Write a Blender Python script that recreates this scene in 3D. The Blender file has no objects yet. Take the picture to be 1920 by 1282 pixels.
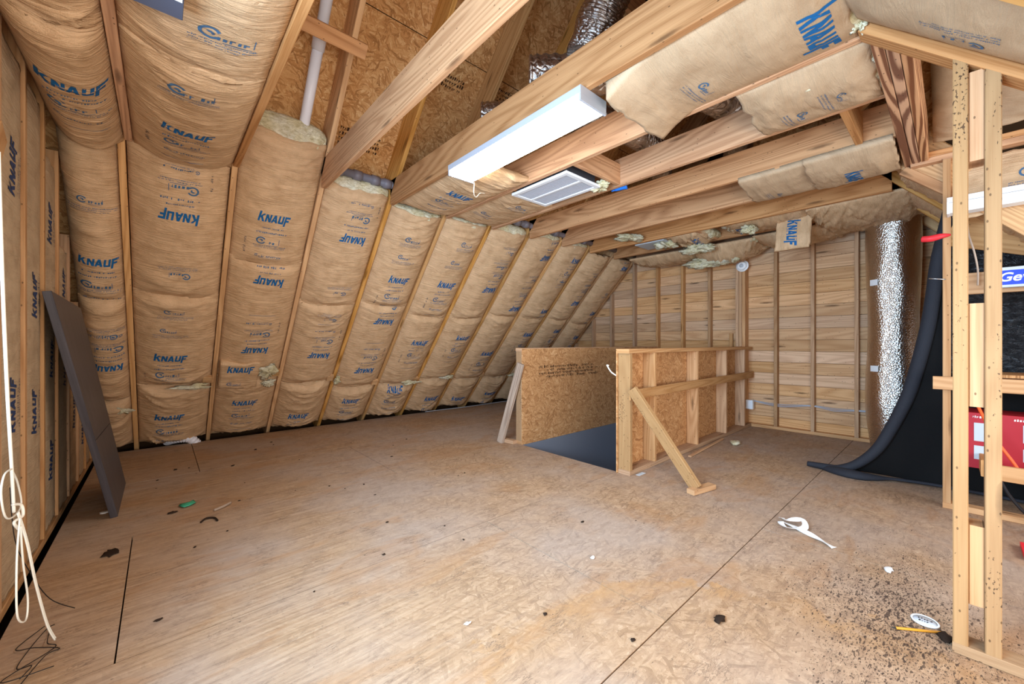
import bpy, math, random
import numpy as np
from mathutils import Vector, Matrix

random.seed(4)
S = bpy.context.scene
COL = S.collection

def lin(r, g, b):
    f = lambda c: (c/255/12.92) if c/255 <= .04045 else ((c/255+.055)/1.055)**2.4
    return (f(r), f(g), f(b), 1)

# ------------------------------------------------------------------ camera
TH = math.atan2(830, 740)                      # heading of the view, from +X towards +Y
FW = Vector((math.cos(TH), math.sin(TH), 0))
cam_d = bpy.data.cameras.new('camera'); cam = bpy.data.objects.new('camera', cam_d); COL.objects.link(cam)
cam.location = (0, 0, 1.13)
cam.rotation_euler = (math.pi/2, 0, TH-math.pi/2)
cam_d.sensor_width = 36; cam_d.lens = 740/1920*36; cam_d.clip_start = .02
cam_d.shift_y = 1/1920
S.camera = cam

# ------------------------------------------------------------------ world, lights, exposure
S.view_settings.view_transform = 'Standard'; S.view_settings.look = 'None'
S.view_settings.gamma = 1; S.view_settings.use_curve_mapping = False
S.view_settings.exposure = 0.97
w = bpy.data.worlds.new('world'); S.world = w; w.use_nodes = True
bg = w.node_tree.nodes['Background']; bg.inputs[0].default_value = (.95, .97, 1, 1); bg.inputs[1].default_value = .7

def area(name, loc, target, sx, sy, power, col, spread=180):
    d = bpy.data.lights.new(name, 'AREA'); d.shape = 'RECTANGLE'; d.size = sx; d.size_y = sy
    d.energy = power; d.color = col; d.spread = math.radians(spread)
    o = bpy.data.objects.new(name, d); COL.objects.link(o); o.location = loc
    o.rotation_euler = (Vector(target)-Vector(loc)).to_track_quat('-Z', 'Y').to_euler()
    return o
# daylight through the gable window just left of the frame, then two added fill lamps
area('gable_window_light', (-.50, 1.02, 1.45), (1, 1.02, 1.25), 1.5, 1.1, 66, (.46, .71, 1), 138)
area('dormer_fill_light', (3.1, -1.75, 1.3), (3.1, 0, 1.1), 1.2, 1.2, 16, (.88, .94, 1))  # added ambient light from the unseen dormer front
area('rear_fill_light', (.45, -1.1, .95), (1.5, 2.6, 2.1), 1.8, 1.0, 50, (1, .98, .95))  # added fill behind the camera, where no window stands

# ------------------------------------------------------------------ materials
class NT:
    def __init__(s, name, rough=.8, spec=.25):
        s.m = bpy.data.materials.new(name); s.m.use_nodes = True; s.t = s.m.node_tree; s.n = s.t.nodes
        s.b = s.n['Principled BSDF']; s.b.inputs['Roughness'].default_value = rough
        s.b.inputs['Specular IOR Level'].default_value = spec
    def new(s, typ, **kw):
        n = s.n.new(typ)
        for k, v in kw.items(): setattr(n, k, v)
        return n
    def L(s, a, b): s.t.links.new(a, b)
    def val(s, sock, x):
        if hasattr(x, 'is_output'): s.L(x, sock)
        else: sock.default_value = x
    def math(s, op, a, b=0., clamp=False):
        n = s.new('ShaderNodeMath', operation=op); n.use_clamp = clamp
        s.val(n.inputs[0], a); s.val(n.inputs[1], b); return n.outputs[0]
    def map(s, vec, scale=(1, 1, 1), rot=0., loc=None):
        n = s.new('ShaderNodeMapping'); s.L(vec, n.inputs[0]); n.inputs['Scale'].default_value = scale
        n.inputs['Rotation'].default_value = (0, 0, rot)
        if loc is not None: s.val(n.inputs['Location'], loc)
        return n.outputs[0]
    def noise(s, vec, scale=5., det=2., rough=.5, dist=0., d='3D', out=0):
        n = s.new('ShaderNodeTexNoise', noise_dimensions=d); s.L(vec, n.inputs['Vector'])
        n.inputs['Scale'].default_value = scale; n.inputs['Detail'].default_value = det
        n.inputs['Roughness'].default_value = rough; n.inputs['Distortion'].default_value = dist
        return n.outputs[out]
    def voro(s, vec, scale=5., feature='F1', d='2D', rnd=1.):
        n = s.new('ShaderNodeTexVoronoi', voronoi_dimensions=d, feature=feature); s.L(vec, n.inputs['Vector'])
        n.inputs['Scale'].default_value = scale; n.inputs['Randomness'].default_value = rnd
        return n
    def ramp(s, fac, stops, interp='LINEAR'):
        n = s.new('ShaderNodeValToRGB'); s.L(fac, n.inputs[0]); r = n.color_ramp; r.interpolation = interp
        while len(r.elements) < len(stops): r.elements.new(.5)
        for e, (p, c) in zip(r.elements, stops):
            e.position = p; e.color = c if not isinstance(c, (int, float)) else (c, c, c, 1)
        return n.outputs[0]
    def mix(s, f, a, b, mode='MIX'):
        n = s.new('ShaderNodeMix', data_type='RGBA', blend_type=mode)
        s.val(n.inputs[0], f); s.val(n.inputs[6], a); s.val(n.inputs[7], b); return n.outputs[2]
    def uv(s): return s.new('ShaderNodeTexCoord').outputs['UV']
    def pos(s): return s.new('ShaderNodeNewGeometry').outputs['Position']
    def rnd(s): return s.new('ShaderNodeObjectInfo').outputs['Random']
    def sep(s, v):
        n = s.new('ShaderNodeSeparateXYZ'); s.L(v, n.inputs[0]); return n.outputs
    def comb(s, x, y, z=0.):
        n = s.new('ShaderNodeCombineXYZ'); s.val(n.inputs[0], x); s.val(n.inputs[1], y); s.val(n.inputs[2], z); return n.outputs[0]
    def col(s, c): s.val(s.b.inputs['Base Color'], c)
    def bump(s, h, strength=.3, dist=.01):
        n = s.new('ShaderNodeBump'); n.inputs['Strength'].default_value = strength; n.inputs['Distance'].default_value = dist
        s.L(h, n.inputs['Height']); s.L(n.outputs[0], s.b.inputs['Normal'])

def plain(name, c, rough=.6, spec=.3, metal=0., emit=0.):
    k = NT(name, rough, spec); k.col(c); k.b.inputs['Metallic'].default_value = metal
    if emit:
        k.b.inputs['Emission Color'].default_value = c; k.b.inputs['Emission Strength'].default_value = emit
    return k.m

def lumber_mat(name, light, dark, knots=1., vary=.35, ring=1., speck=.86, mud=0.):
    k = NT(name, .72, .25); uv = k.uv(); r = k.rnd()
    off = k.comb(k.math('MULTIPLY', r, 37.3), k.math('MULTIPLY', r, 11.7))
    p = k.new('ShaderNodeVectorMath', operation='ADD'); k.L(uv, p.inputs[0]); k.L(off, p.inputs[1]); p = p.outputs[0]
    fine = k.noise(k.map(p, (3, 160, 1)), 1, 3, .6)
    broad = k.noise(k.map(p, (.42, 5.0, 1)), 1, 1.2, .4, .1)
    rings = k.math('SINE', k.math('MULTIPLY', broad, 62.))
    rings = k.math('POWER', k.math('MULTIPLY_ADD', rings, .5), 1.)
    rr = k.math('ADD', k.math('MULTIPLY', k.math('SINE', k.math('MULTIPLY', broad, 95.)), .24*ring), k.math('MULTIPLY', fine, 1.0))
    c = k.ramp(rr, [(.15, light), (.55, tuple(.6*a+.4*b for a, b in zip(light, dark))), (.95, dark)])
    v = k.voro(k.map(p, (1.5, 9, 1)), 1.)
    kd = k.math('ADD', v.outputs['Distance'], k.math('MULTIPLY', k.noise(p, 30, 2), .05))
    sel = k.math('GREATER_THAN', k.sep(v.outputs['Color'])[0], .72)
    kn = k.math('MULTIPLY', sel, k.ramp(kd, [(.06, 1.), (.12, .55), (.16, 0.)]))
    c = k.mix(k.math('MULTIPLY', kn, .75*knots), c, tuple(x*.35 for x in dark[:3])+(1,))
    specks = k.voro(k.map(p, (16, 30, 1)), 1.)
    sp = k.math('MULTIPLY', k.math('LESS_THAN', specks.outputs['Distance'], .08), k.math('GREATER_THAN', k.sep(specks.outputs['Color'])[1], speck))
    c = k.mix(k.math('MULTIPLY', sp, .7), c, lin(70, 48, 30))
    if mud:
        mk = k.ramp(k.noise(k.map(p, (1.6, 6, 1)), 1, 2, .5), [(.46, 0.), (.66, .22)])
        fl = k.noise(k.map(p, (70, 110, 1)), 1, 2, .5)
        c = k.mix(k.math('MULTIPLY', k.math('SUBTRACT', fl, k.math('SUBTRACT', .80, mk)), 22.*mud, True), c, lin(84, 62, 44))
    h = k.new('ShaderNodeHueSaturation'); k.L(c, h.inputs['Color'])
    k.L(k.math('MULTIPLY_ADD', r, vary), h.inputs['Value']); 
    n = h.inputs['Value'].links[0].from_node; n.inputs[2].default_value = 1-vary*.55
    k.L(k.math('MULTIPLY_ADD', k.math('FRACT', k.math('MULTIPLY', r, 7.1)), .25), h.inputs['Saturation'])
    h.inputs['Saturation'].links[0].from_node.inputs[2].default_value = .9
    k.col(h.outputs[0]); k.bump(rr, .25, .002)
    return k.m

def osb_mat(name, cols, scale=1., swirl=1., contrast=1.):
    k = NT(name, .78, .2); uv = k.uv(); r = k.rnd()
    off = k.comb(k.math('MULTIPLY', r, 23.), k.math('MULTIPLY', r, 51.))
    p = k.new('ShaderNodeVectorMath', operation='ADD'); k.L(uv, p.inputs[0]); k.L(off, p.inputs[1]); p = p.outputs[0]
    wv = k.new('ShaderNodeVectorMath', operation='MULTIPLY_ADD')
    k.L(k.noise(p, 7, 1, out=1), wv.inputs[0]); wv.inputs[1].default_value = (.11*swirl,)*3; k.L(p, wv.inputs[2]); q = wv.outputs[0]
    best = None; hue = None; fib = None
    for a, sx, sy in ((.25, 9, 46), (-.7, 10, 52), (1.1, 9, 44), (2.1, 11, 60), (-.1, 8, 40)):
        v = k.voro(k.map(q, (sx*scale, sy*scale, 1), 0.), 1.)
        mp = v.inputs['Vector'].links[0].from_node; mp.vector_type = 'TEXTURE'
        mp.inputs['Rotation'].default_value = (0, 0, a); mp.inputs['Scale'].default_value = (1/(sx*scale), 1/(sy*scale), 1)
        c = k.sep(v.outputs['Color']); val = k.math('SUBTRACT', c[0], k.math('MULTIPLY', v.outputs['Distance'], .35))
        fn = k.noise(k.map(q, (20*scale, 300*scale, 1)), 1, 2, .6); fm = fn.node.inputs['Vector'].links[0].from_node; fm.vector_type = 'TEXTURE'; fm.inputs['Rotation'].default_value = (0, 0, a); fm.inputs['Scale'].default_value = (1/(14*scale), 1/(200*scale), 1)
        if best is None: best, hue, fib = val, c[1], fn
        else:
            g = k.math('GREATER_THAN', val, best)
            mx = k.new('ShaderNodeMix', data_type='FLOAT'); k.L(g, mx.inputs[0]); k.L(hue, mx.inputs[2]); k.L(c[1], mx.inputs[3]); hue = mx.outputs[0]
            mf = k.new('ShaderNodeMix', data_type='FLOAT'); k.L(g, mf.inputs[0]); k.L(fib, mf.inputs[2]); k.L(fn, mf.inputs[3]); fib = mf.outputs[0]
            best = k.math('MAXIMUM', val, best)
    t = k.math('ADD', k.math('MULTIPLY', hue, .55*contrast), k.math('MULTIPLY', fib, .55))
    t = k.math('ADD', t, k.math('MULTIPLY', k.noise(q, 90, 3, .7), .3))
    t = k.math('ADD', t, k.math('MULTIPLY', best, -.25))
    c = k.ramp(t, [(.05, cols[0]), (.4, cols[1]), (.62, cols[2]), (.85, cols[3])])
    return k, c, t, best

def finish_osb(k, c, t, best, bump=.5):
    k.col(c); k.bump(k.math('ADD', t, k.math('MULTIPLY', best, .8)), bump, .003); return k.m

M = {}
M['rafter'] = lumber_mat('rafter_pine', lin(214, 168, 114), lin(174, 124, 74))
M['joist'] = lumber_mat('joist_pine', lin(202, 154, 112), lin(158, 110, 74))
M['stud'] = lumber_mat('stud_spruce', lin(198, 157, 117), lin(168, 124, 86))
M['pale_stud'] = lumber_mat('pale_stud_spruce', lin(174, 139, 100), lin(150, 114, 78), .7, .12, .6, .6, 1.)
M['girder'] = lumber_mat('girder_pine', lin(200, 150, 108), lin(118, 72, 44), 1., .15, 3.2)
M['grey_wood'] = lumber_mat('weathered_wood', lin(186, 166, 148), lin(130, 108, 92), .5, .15)
M['board'] = lumber_mat('sheathing_board', lin(220, 178, 136), lin(188, 142, 102), 1.2, .40, 1.0)
M['roof_osb'] = finish_osb(*osb_mat('roof_osb', [lin(130, 88, 50), lin(196, 142, 86), lin(216, 168, 112), lin(234, 202, 152)], 1.5, 1.0, .8))
M['guard_osb'] = finish_osb(*osb_mat('guard_osb', [lin(134, 88, 52), lin(184, 132, 84), lin(202, 152, 102), lin(222, 182, 136)], 1.5, 1.0, .8))

def floor_mat():
    k, c, t, best = osb_mat('floor_osb', [lin(124, 96, 72), lin(166, 134, 104), lin(184, 152, 120), lin(206, 178, 148)], 1.5, .8, .7)
    P = k.pos(); xyz = k.sep(P)
    # grain-like streaks of the sanded face run along X on the left strips
    streak = k.noise(k.map(P, (2.2, 60, 1)), 1, 4, .65)
    leftm = k.math('MULTIPLY_ADD', xyz[0], -.8); leftm.node.inputs[2].default_value = 1.15
    leftm = k.math('MAXIMUM', k.math('MINIMUM', k.math('ADD', leftm, k.math('MULTIPLY', k.noise(P, 1.5, 2), .5)), 1.), .18)
    c = k.mix(k.math('MULTIPLY', leftm, .72), c, k.ramp(streak, [(.25, lin(124, 96, 70)), (.5, lin(172, 140, 108)), (.75, lin(196, 168, 138))]))
    # weathering: greyed areas and brown water stains
    big = k.noise(P, 1.1, 3, .55)
    c = k.mix(k.ramp(big, [(.40, 0.), (.62, .55)]), c, lin(170, 156, 146))
    st = k.noise(k.map(P, (1.0, 2.2, 1), .35, (3.1, 1.7, 0)), 1.3, 3, .6, .6)
    c = k.mix(k.ramp(st, [(.54, 0.), (.62, .34), (.66, .15), (.75, .3)]), c, lin(166, 118, 72))
    dx = k.math('SUBTRACT', xyz[0], 1.15); dy = k.math('SUBTRACT', xyz[1], .15)
    dd = k.math('SQRT', k.math('ADD', k.math('MULTIPLY', dx, dx), k.math('MULTIPLY', dy, dy)))
    dd = k.math('ADD', dd, k.math('MULTIPLY', k.math('SUBTRACT', k.noise(P, 2.6, 5, .65), .5), .75))
    ring = k.ramp(dd, [(.50, .10), (.82, .3), (.97, .75), (1.0, .04)])
    c = k.mix(k.math('MULTIPLY', ring, k.ramp(k.noise(P, 2.2, 3, .6), [(.38, .15), (.62, .85)])), c, k.mix(k.noise(k.map(P, (14, 60, 1), .6), 1, 3), lin(150, 104, 56), lin(206, 160, 104)))
    dirt = k.noise(k.map(P, (5, 16, 1), .2), 1.6, 5, .75)
    c = k.mix(k.ramp(dirt, [(.52, 0.), (.72, .5)]), c, lin(116, 90, 74))
    # black flecks, densest near the partition at the right
    ck = k.noise(k.map(P, (9, 34, 1), .12), 1, 4, .7, .5)
    ck = k.math('SUBTRACT', 1., k.math('MULTIPLY', k.math('ABSOLUTE', k.math('SUBTRACT', ck, .5)), 34.), True)
    ck = k.math('MULTIPLY', ck, k.ramp(k.noise(P, 6, 3, .6), [(.48, 0.), (.66, .75)]))
    c = k.mix(ck, c, lin(104, 84, 70))
    m = k.noise(P, 1.4, 3, .6)
    near = k.math('SUBTRACT', 1., k.math('MULTIPLY', k.math('ADD', k.math('ABSOLUTE', k.math('SUBTRACT', xyz[1], .15)), k.math('MULTIPLY', k.math('ABSOLUTE', k.math('SUBTRACT', xyz[0], 2.25)), .4)), 1.5), True)
    for sc_, ro, lim_ in (((52, 120, 1), .5, .78), ((95, 190, 1), -.4, .775), ((26, 70, 1), .2, .79)):
        fl = k.noise(k.map(P, sc_, ro), 1, 1.5, .5)
        thr = k.math('SUBTRACT', k.math('SUBTRACT', lim_+.02, k.math('MULTIPLY', near, .20)), k.math('MULTIPLY', m, .10))
        f = k.math('MULTIPLY', k.math('SUBTRACT', fl, thr), 30., True)
        c = k.mix(k.math('MULTIPLY', f, .8), c, lin(62, 48, 42))
    return finish_osb(k, c, k.math('ADD', t, k.math('MULTIPLY', streak, .6)), best, .45)
M['floor'] = floor_mat()

def kraft_mat(name, base, dark, sheen=.35, bs=.5):
    k = NT(name, .62, sheen); uv = k.uv(); r = k.rnd()
    off = k.comb(k.math('MULTIPLY', r, 17.), k.math('MULTIPLY', r, 29.))
    p = k.new('ShaderNodeVectorMath', operation='ADD'); k.L(uv, p.inputs[0]); k.L(off, p.inputs[1]); p = p.outputs[0]
    fib = k.noise(p, 260, 3, .7); mott = k.noise(p, 9, 4, .6)
    wr = k.noise(k.map(p, (3.0, 20, 1)), 1, 4, .62, 1.2)
    ridge = k.math('ABSOLUTE', k.math('SUBTRACT', wr, .5))
    fine = k.noise(k.map(p, (14, 60, 1)), 1, 3, .6, .4)
    t = k.math('ADD', k.math('MULTIPLY', fib, .5), k.math('MULTIPLY', mott, .5))
    c = k.ramp(t, [(.36, dark), (.52, base), (.68, tuple(min(1, x*1.16) for x in base[:3])+(1,))])
    k.col(c)
    h = k.math('ADD', k.math('MULTIPLY', k.ramp(ridge, [(0., 0.), (.12, 1.)]), .5), k.math('ADD', k.math('MULTIPLY', fine, .35), k.math('MULTIPLY', fib, .12)))
    k.bump(h, bs, .012)
    return k.m
M['kraft'] = kraft_mat('kraft_paper', lin(210, 174, 134), lin(184, 146, 106), .35, .55)
M['kraft_grey'] = kraft_mat('dusty_kraft_paper', lin(186, 162, 132), lin(160, 134, 104), .35, .5)
M['kraft_pale'] = kraft_mat('pale_kraft_paper', lin(184, 156, 124), lin(168, 138, 106), .3, .25)

def glass_mat():
    k = NT('fiberglass_wool', .95, .05); P = k.pos()
    a = k.noise(k.map(P, (30, 30, 60)), 1, 5, .7, .6); b = k.noise(P, 7, 3)
    k.col(k.mix(k.ramp(b, [(.4, 0.), (.65, 1.)]), k.ramp(a, [(.3, lin(178, 162, 112)), (.6, lin(236, 226, 188))]), k.ramp(a, [(.3, lin(190, 178, 140)), (.65, lin(244, 240, 222))])))
    k.bump(a, .8, .02); return k.m
M['wool'] = glass_mat()

def foil_mat(name, c, rough=.22, sc=26, st=.9):
    k = NT(name, rough, .5); k.b.inputs['Metallic'].default_value = 1.; P = k.pos()
    v = k.voro(P, sc, 'DISTANCE_TO_EDGE', '3D'); n = k.noise(P, sc*2.2, 4, .7, .5)
    k.col(c); k.bump(k.math('ADD', k.ramp(v.outputs['Distance'], [(0., 0.), (.25, 1.)]), n), st, .006); return k.m
M['foil'] = foil_mat('crinkled_foil', lin(214, 206, 196), .24, 52, .33)
M['dark_foil'] = foil_mat('dull_foil', lin(170, 160, 152), .3, 20)

def black_sheet(name, c, sc, st, rough=.5):
    k = NT(name, rough, .35); P = k.pos()
    k.col(c); k.bump(k.noise(k.map(P, (1, 1, 1.7)), sc, 4, .6, 1.2), st, .03); return k.m
M['black_quilt'] = black_sheet('black_crinkled_plastic', lin(26, 27, 30), 16, 1., .3)
M['black_felt'] = black_sheet('black_felt', lin(6, 6, 7), 60, .2, .9)
M['black_felt_edge'] = black_sheet('charcoal_felt_edge', lin(40, 42, 49), 70, .2, .8)

def slab_mat():
    k = NT('dark_espresso_laminate', .42, .35); uv = k.uv()
    t = k.noise(k.map(uv, (2, 50, 1)), 1, 3, .6)
    k.col(k.ramp(t, [(.3, lin(58, 54, 58)), (.7, lin(80, 76, 80))])); return k.m
M['espresso'] = slab_mat()
M['ink'] = plain('blue_print_ink', lin(28, 96, 150), .7, .2)
M['ink_dark'] = plain('navy_print_ink', lin(40, 58, 96), .7, .2)
M['ink_fine'] = plain('fine_print_ink', lin(70, 104, 136), .75, .2)
M['ink_code'] = plain('grey_code_ink', lin(112, 100, 92), .75, .2)
M['ink_black'] = plain('black_stamp_ink', lin(60, 38, 24), .8, .2)
M['white_enamel'] = plain('white_enamel', lin(236, 238, 240), .35, .4)
M['grey_enamel'] = plain('grey_white_enamel', lin(176, 178, 184), .4, .4)
M['diffuser'] = plain('lit_diffuser', (1, .96, .90, 1), .5, .2, 0, 16.)
M['white_plastic'] = plain('white_plastic', lin(238, 238, 236), .4, .4)
M['cord_white'] = plain('white_cord', lin(240, 236, 222), .5, .3)
M['grey_pvc'] = plain('grey_pipe', lin(118, 114, 122), .4, .4)
M['white_pvc'] = plain('white_pipe', lin(232, 232, 240), .35, .4)
M['grey_paint'] = plain('grey_painted_drywall', lin(120, 124, 134), .7, .2)
M['void'] = plain('dark_cavity', lin(58, 42, 28), .95, .05)
M['slate'] = plain('slate_grey_panel', lin(84, 86, 100), .75, .2)
M['red'] = plain('red_card', lin(168, 28, 40), .5, .3)
M['red_tape'] = plain('red_flag', lin(220, 48, 56), .45, .3)
M['orange'] = plain('orange_cord', lin(232, 92, 40), .45, .3)
M['black_cord'] = plain('black_cord', lin(30, 26, 26), .5, .3)
M['green'] = plain('green_plastic', lin(60, 160, 124), .5, .3)
M['blue'] = plain('blue_plastic', lin(30, 110, 205), .4, .4)
M['label_blue'] = plain('label_blue', lin(36, 66, 190), .4, .3)
M['paper_grey'] = plain('paper_grey', lin(190, 196, 200), .6, .2)
M['pencil'] = plain('pencil_yellow', lin(206, 142, 40), .45, .3)
M['graphite'] = plain('graphite', lin(60, 56, 52), .6, .3)
M['clear_lid'] = plain('frosted_lid', lin(214, 220, 228), .25, .5)
M['dark_bit'] = plain('dark_debris', lin(48, 36, 28), .9, .1)
M['nail'] = plain('nail_steel', lin(190, 190, 190), .35, .5, 1.)
M['grille_grey'] = plain('grille_pale_grey', lin(186, 188, 196), .6, .2)  # pale grey of the slats and filter
M['bin_metal'] = plain('galvanized_steel', lin(110, 116, 126), .4, .5, .8)

# ------------------------------------------------------------------ object helpers
ROOT = {}                                         # object name -> world location of its top-level root
def thing(name, label=None, cat=None, loc=(0, 0, 0), group=None, kind=None):
    o = bpy.data.objects.new(name, None); COL.objects.link(o); o.location = loc; o.empty_display_size = .1
    ROOT[o.name] = Vector(loc); tag(o, label, cat, group, kind); return o
def tag(o, label=None, cat=None, group=None, kind=None):
    for k, v in (('label', label), ('category', cat), ('group', group), ('kind', kind)):
        if v: o[k] = v
def mesh(name, verts, faces, mat, parent=None, uvs=None, smooth=False, label=None):
    """verts in world space; uvs: one per vertex"""
    V = [Vector(v) for v in verts]
    if parent is not None: base = ROOT[parent.name]
    else:
        lo = Vector([min(v[i] for v in V) for i in range(3)]); hi = Vector([max(v[i] for v in V) for i in range(3)])
        base = Vector(((lo.x+hi.x)/2, (lo.y+hi.y)/2, lo.z))
    me = bpy.data.meshes.new(name); me.from_pydata([v-base for v in V], [], faces); me.materials.append(mat)
    if uvs is not None:
        lay = me.uv_layers.new(name='UVMap'); li = np.empty(len(me.loops), int); me.loops.foreach_get('vertex_index', li)
        lay.data.foreach_set('uv', np.asarray(uvs, float)[li].ravel())
    if smooth: me.polygons.foreach_set('use_smooth', [True]*len(me.polygons))
    me.update()
    o = bpy.data.objects.new(name, me); COL.objects.link(o); ROOT[o.name] = base
    if parent is not None: o.parent = parent
    else: o.location = base
    if label: o['label'] = label
    return o

def prism(poly_fn, a, b, w, t, side, ch, vary=0.):
    pass
def bar_geo(a, b, w, t, side, ch=.003):
    """board from a to b; w along 'side', t across; long edges chamfered"""
    a, b = Vector(a), Vector(b); ax = b-a; Ln = ax.length; ax = ax/Ln
    s = Vector(side); s = (s-ax*s.dot(ax)).normalized(); n = ax.cross(s)
    c = min(ch, t*.3, w*.3); hw, ht = w/2, t/2
    ring = [(-hw+c, -ht), (hw-c, -ht), (hw, -ht+c), (hw, ht-c), (hw-c, ht), (-hw+c, ht), (-hw, ht-c), (-hw, -ht+c)]
    V = []; U = []; F = []
    per = [0.]
    for i in range(8):
        p, q = ring[i], ring[(i+1) % 8]; per.append(per[-1]+math.hypot(q[0]-p[0], q[1]-p[1]))
    for i in range(9):
        x, y = ring[i % 8]
        for k, e in enumerate((a, b)):
            V.append(e+s*x+n*y); U.append((k*Ln, per[i]))
    for i in range(8): F.append((2*i, 2*i+2, 2*i+3, 2*i+1))
    for k in (0, 1):
        base = len(V)
        for i in range(8):
            x, y = ring[i]; V.append((a, b)[k]+s*x+n*y); U.append((x*.02+k*Ln, y+.7))
        F.append(tuple(range(base+7, base-1, -1)) if k else tuple(range(base, base+8)))
    F = [tuple(reversed(f)) for f in F]
    return V, F, U
def lumber(name, a, b, w, t, side, mat, parent=None, label=None, ch=.003):
    V, F, U = bar_geo(a, b, w, t, side, ch)
    return mesh(name, V, F, M[mat], parent, U, label=label)
def join(*gs):
    V = []; F = []; U = []
    for v, f, u in gs:
        o = len(V); V += list(v); U += list(u); F += [tuple(i+o for i in x) for x in f]
    return V, F, U
def box_geo(lo, hi):
    x0, y0, z0 = lo; x1, y1, z1 = hi; d = (x1-x0, y1-y0, z1-z0); i = d.index(max(d))
    c = [(p+q)/2 for p, q in zip(lo, hi)]; a = list(c); b = list(c); a[i] = lo[i]; b[i] = hi[i]
    j, k = [q for q in range(3) if q != i]; side = [0, 0, 0]; side[j] = 1
    return bar_geo(a, b, d[j], d[k], side, .0015)
def box(name, lo, hi, mat, parent=None, label=None):
    V, F, U = box_geo(lo, hi); return mesh(name, V, F, M[mat], parent, U, label=label)
def panel(name, x0, x1, y0, y1, z0, z1, mat, parent, uvax=(0, 1), label=None):
    V = [(x, y, z) for z in (z0, z1) for y in (y0, y1) for x in (x0, x1)]
    F = [(0, 2, 3, 1), (4, 5, 7, 6), (0, 1, 5, 4), (2, 6, 7, 3), (0, 4, 6, 2), (1, 3, 7, 5)]
    U = [(v[uvax[0]], v[uvax[1]]) for v in V]
    return mesh(name, V, F, M[mat], parent, U, label=label)
def tube_geo(pts, r, seg=10, cap=True, smooth_pts=0):
    P = [Vector(p) for p in pts]
    if smooth_pts:
        Q = []
        for i in range(len(P)-1):
            p0, p1, p2, p3 = P[max(i-1, 0)], P[i], P[i+1], P[min(i+2, len(P)-1)]
            for k in range(smooth_pts):
                t = k/smooth_pts
                Q.append(.5*((2*p1)+(-p0+p2)*t+(2*p0-5*p1+4*p2-p3)*t*t+(-p0+3*p1-3*p2+p3)*t**3))
        Q.append(P[-1]); P = Q
    R = r if callable(r) else (lambda t: r)
    V = []; F = []; U = []; T0 = (P[1]-P[0]).normalized(); nrm = T0.orthogonal().normalized(); Ls = 0.
    for i, p in enumerate(P):
        T = (P[min(i+1, len(P)-1)]-P[max(i-1, 0)]).normalized()
        nrm = (nrm-T*nrm.dot(T)).normalized(); bn = T.cross(nrm); rr = R(i/(len(P)-1))
        if i: Ls += (p-P[i-1]).length
        for k in range(seg):
            a = 2*math.pi*k/seg; V.append(p+(nrm*math.cos(a)+bn*math.sin(a))*rr); U.append((Ls, rr*a))
    for i in range(len(P)-1):
        for k in range(seg):
            k2 = (k+1) % seg; F.append((i*seg+k, i*seg+k2, (i+1)*seg+k2, (i+1)*seg+k))
    if cap: F.append(tuple(range(seg-1, -1, -1))); F.append(tuple(range((len(P)-1)*seg, len(P)*seg)))
    return V, F, U
def tube(name, pts, r, mat, parent=None, seg=8, sm=6, label=None):
    V, F, U = tube_geo(pts, r, seg, True, sm); return mesh(name, V, F, M[mat], parent, U, True, label)
def disc_geo(c, n, prof, seg=24):
    """lathe: prof = (radius, height along n)"""
    n = Vector(n).normalized(); a = n.orthogonal().normalized(); b = n.cross(a); c = Vector(c); V = []; F = []
    for r, h in prof:
        for k in range(seg):
            t = 2*math.pi*k/seg; V.append(c+n*h+(a*math.cos(t)+b*math.sin(t))*max(r, 1e-4))
    for i in range(len(prof)-1):
        for k in range(seg):
            k2 = (k+1) % seg; F.append((i*seg+k, i*seg+k2, (i+1)*seg+k2, (i+1)*seg+k))
    return V, F, [(0, 0)]*len(V)
def lathe(name, c, n, prof, mat, parent=None, seg=24, label=None):
    V, F, U = disc_geo(c, n, prof, seg); return mesh(name, V, F, M[mat], parent, U, True, label)

# value noise for folds and clumps
_rng = np.random.RandomState(7); _T = _rng.rand(256, 256)
def vn(x, y):
    x = np.asarray(x, float); y = np.asarray(y, float); xi = np.floor(x).astype(int); yi = np.floor(y).astype(int)
    fx = x-xi; fy = y-yi; fx = fx*fx*(3-2*fx); fy = fy*fy*(3-2*fy)
    g = lambda a, b: _T[a & 255, b & 255]
    return (g(xi, yi)*(1-fx)+g(xi+1, yi)*fx)*(1-fy)+(g(xi, yi+1)*(1-fx)+g(xi+1, yi+1)*fx)*fy-.5
def fbm(x, y, o=3):
    s = 0; a = 1.
    for i in range(o): s = s+a*vn(x*2**i+13*i, y*2**i+7*i); a *= .5
    return s

# ------------------------------------------------------------------ printed marks (flat quads laid on a surface)
GL = {'k': (1.02, [[(0, 0), (.3, 0), (.3, 1.28), (0, 1.28)], [(.3, .42), (.3, .66), (.64, 1), (1.0, 1)], [(.36, .50), (.58, .68), (1.04, 0), (.68, 0)]]),
      'N': (.92, [[(0, 0), (.27, 0), (.27, 1), (0, 1)], [(.63, 0), (.9, 0), (.9, 1), (.63, 1)], [(0, 1), (.3, 1), (.9, 0), (.6, 0)]]),
      'A': (.98, [[(-.05, 0), (.24, 0), (.56, 1), (.3, 1)], [(.32, 1), (.62, 1), (.95, 0), (.64, 0)], [(.2, .18), (.7, .18), (.66, .4), (.26, .4)]]),
      'U': (.90, [[(0, .12), (.28, .12), (.28, 1), (0, 1)], [(.58, 0), (.86, 0), (.86, 1), (.58, 1)], [(.06, 0), (.6, 0), (.6, .24), (0, .24)]]),
      'F': (.80, [[(0, -.28), (.28, -.28), (.28, 1), (0, 1)], [(.28, .76), (.86, .76), (.86, 1), (.28, 1)], [(.28, .34), (.7, .34), (.7, .58), (.28, .58)]])}
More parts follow.
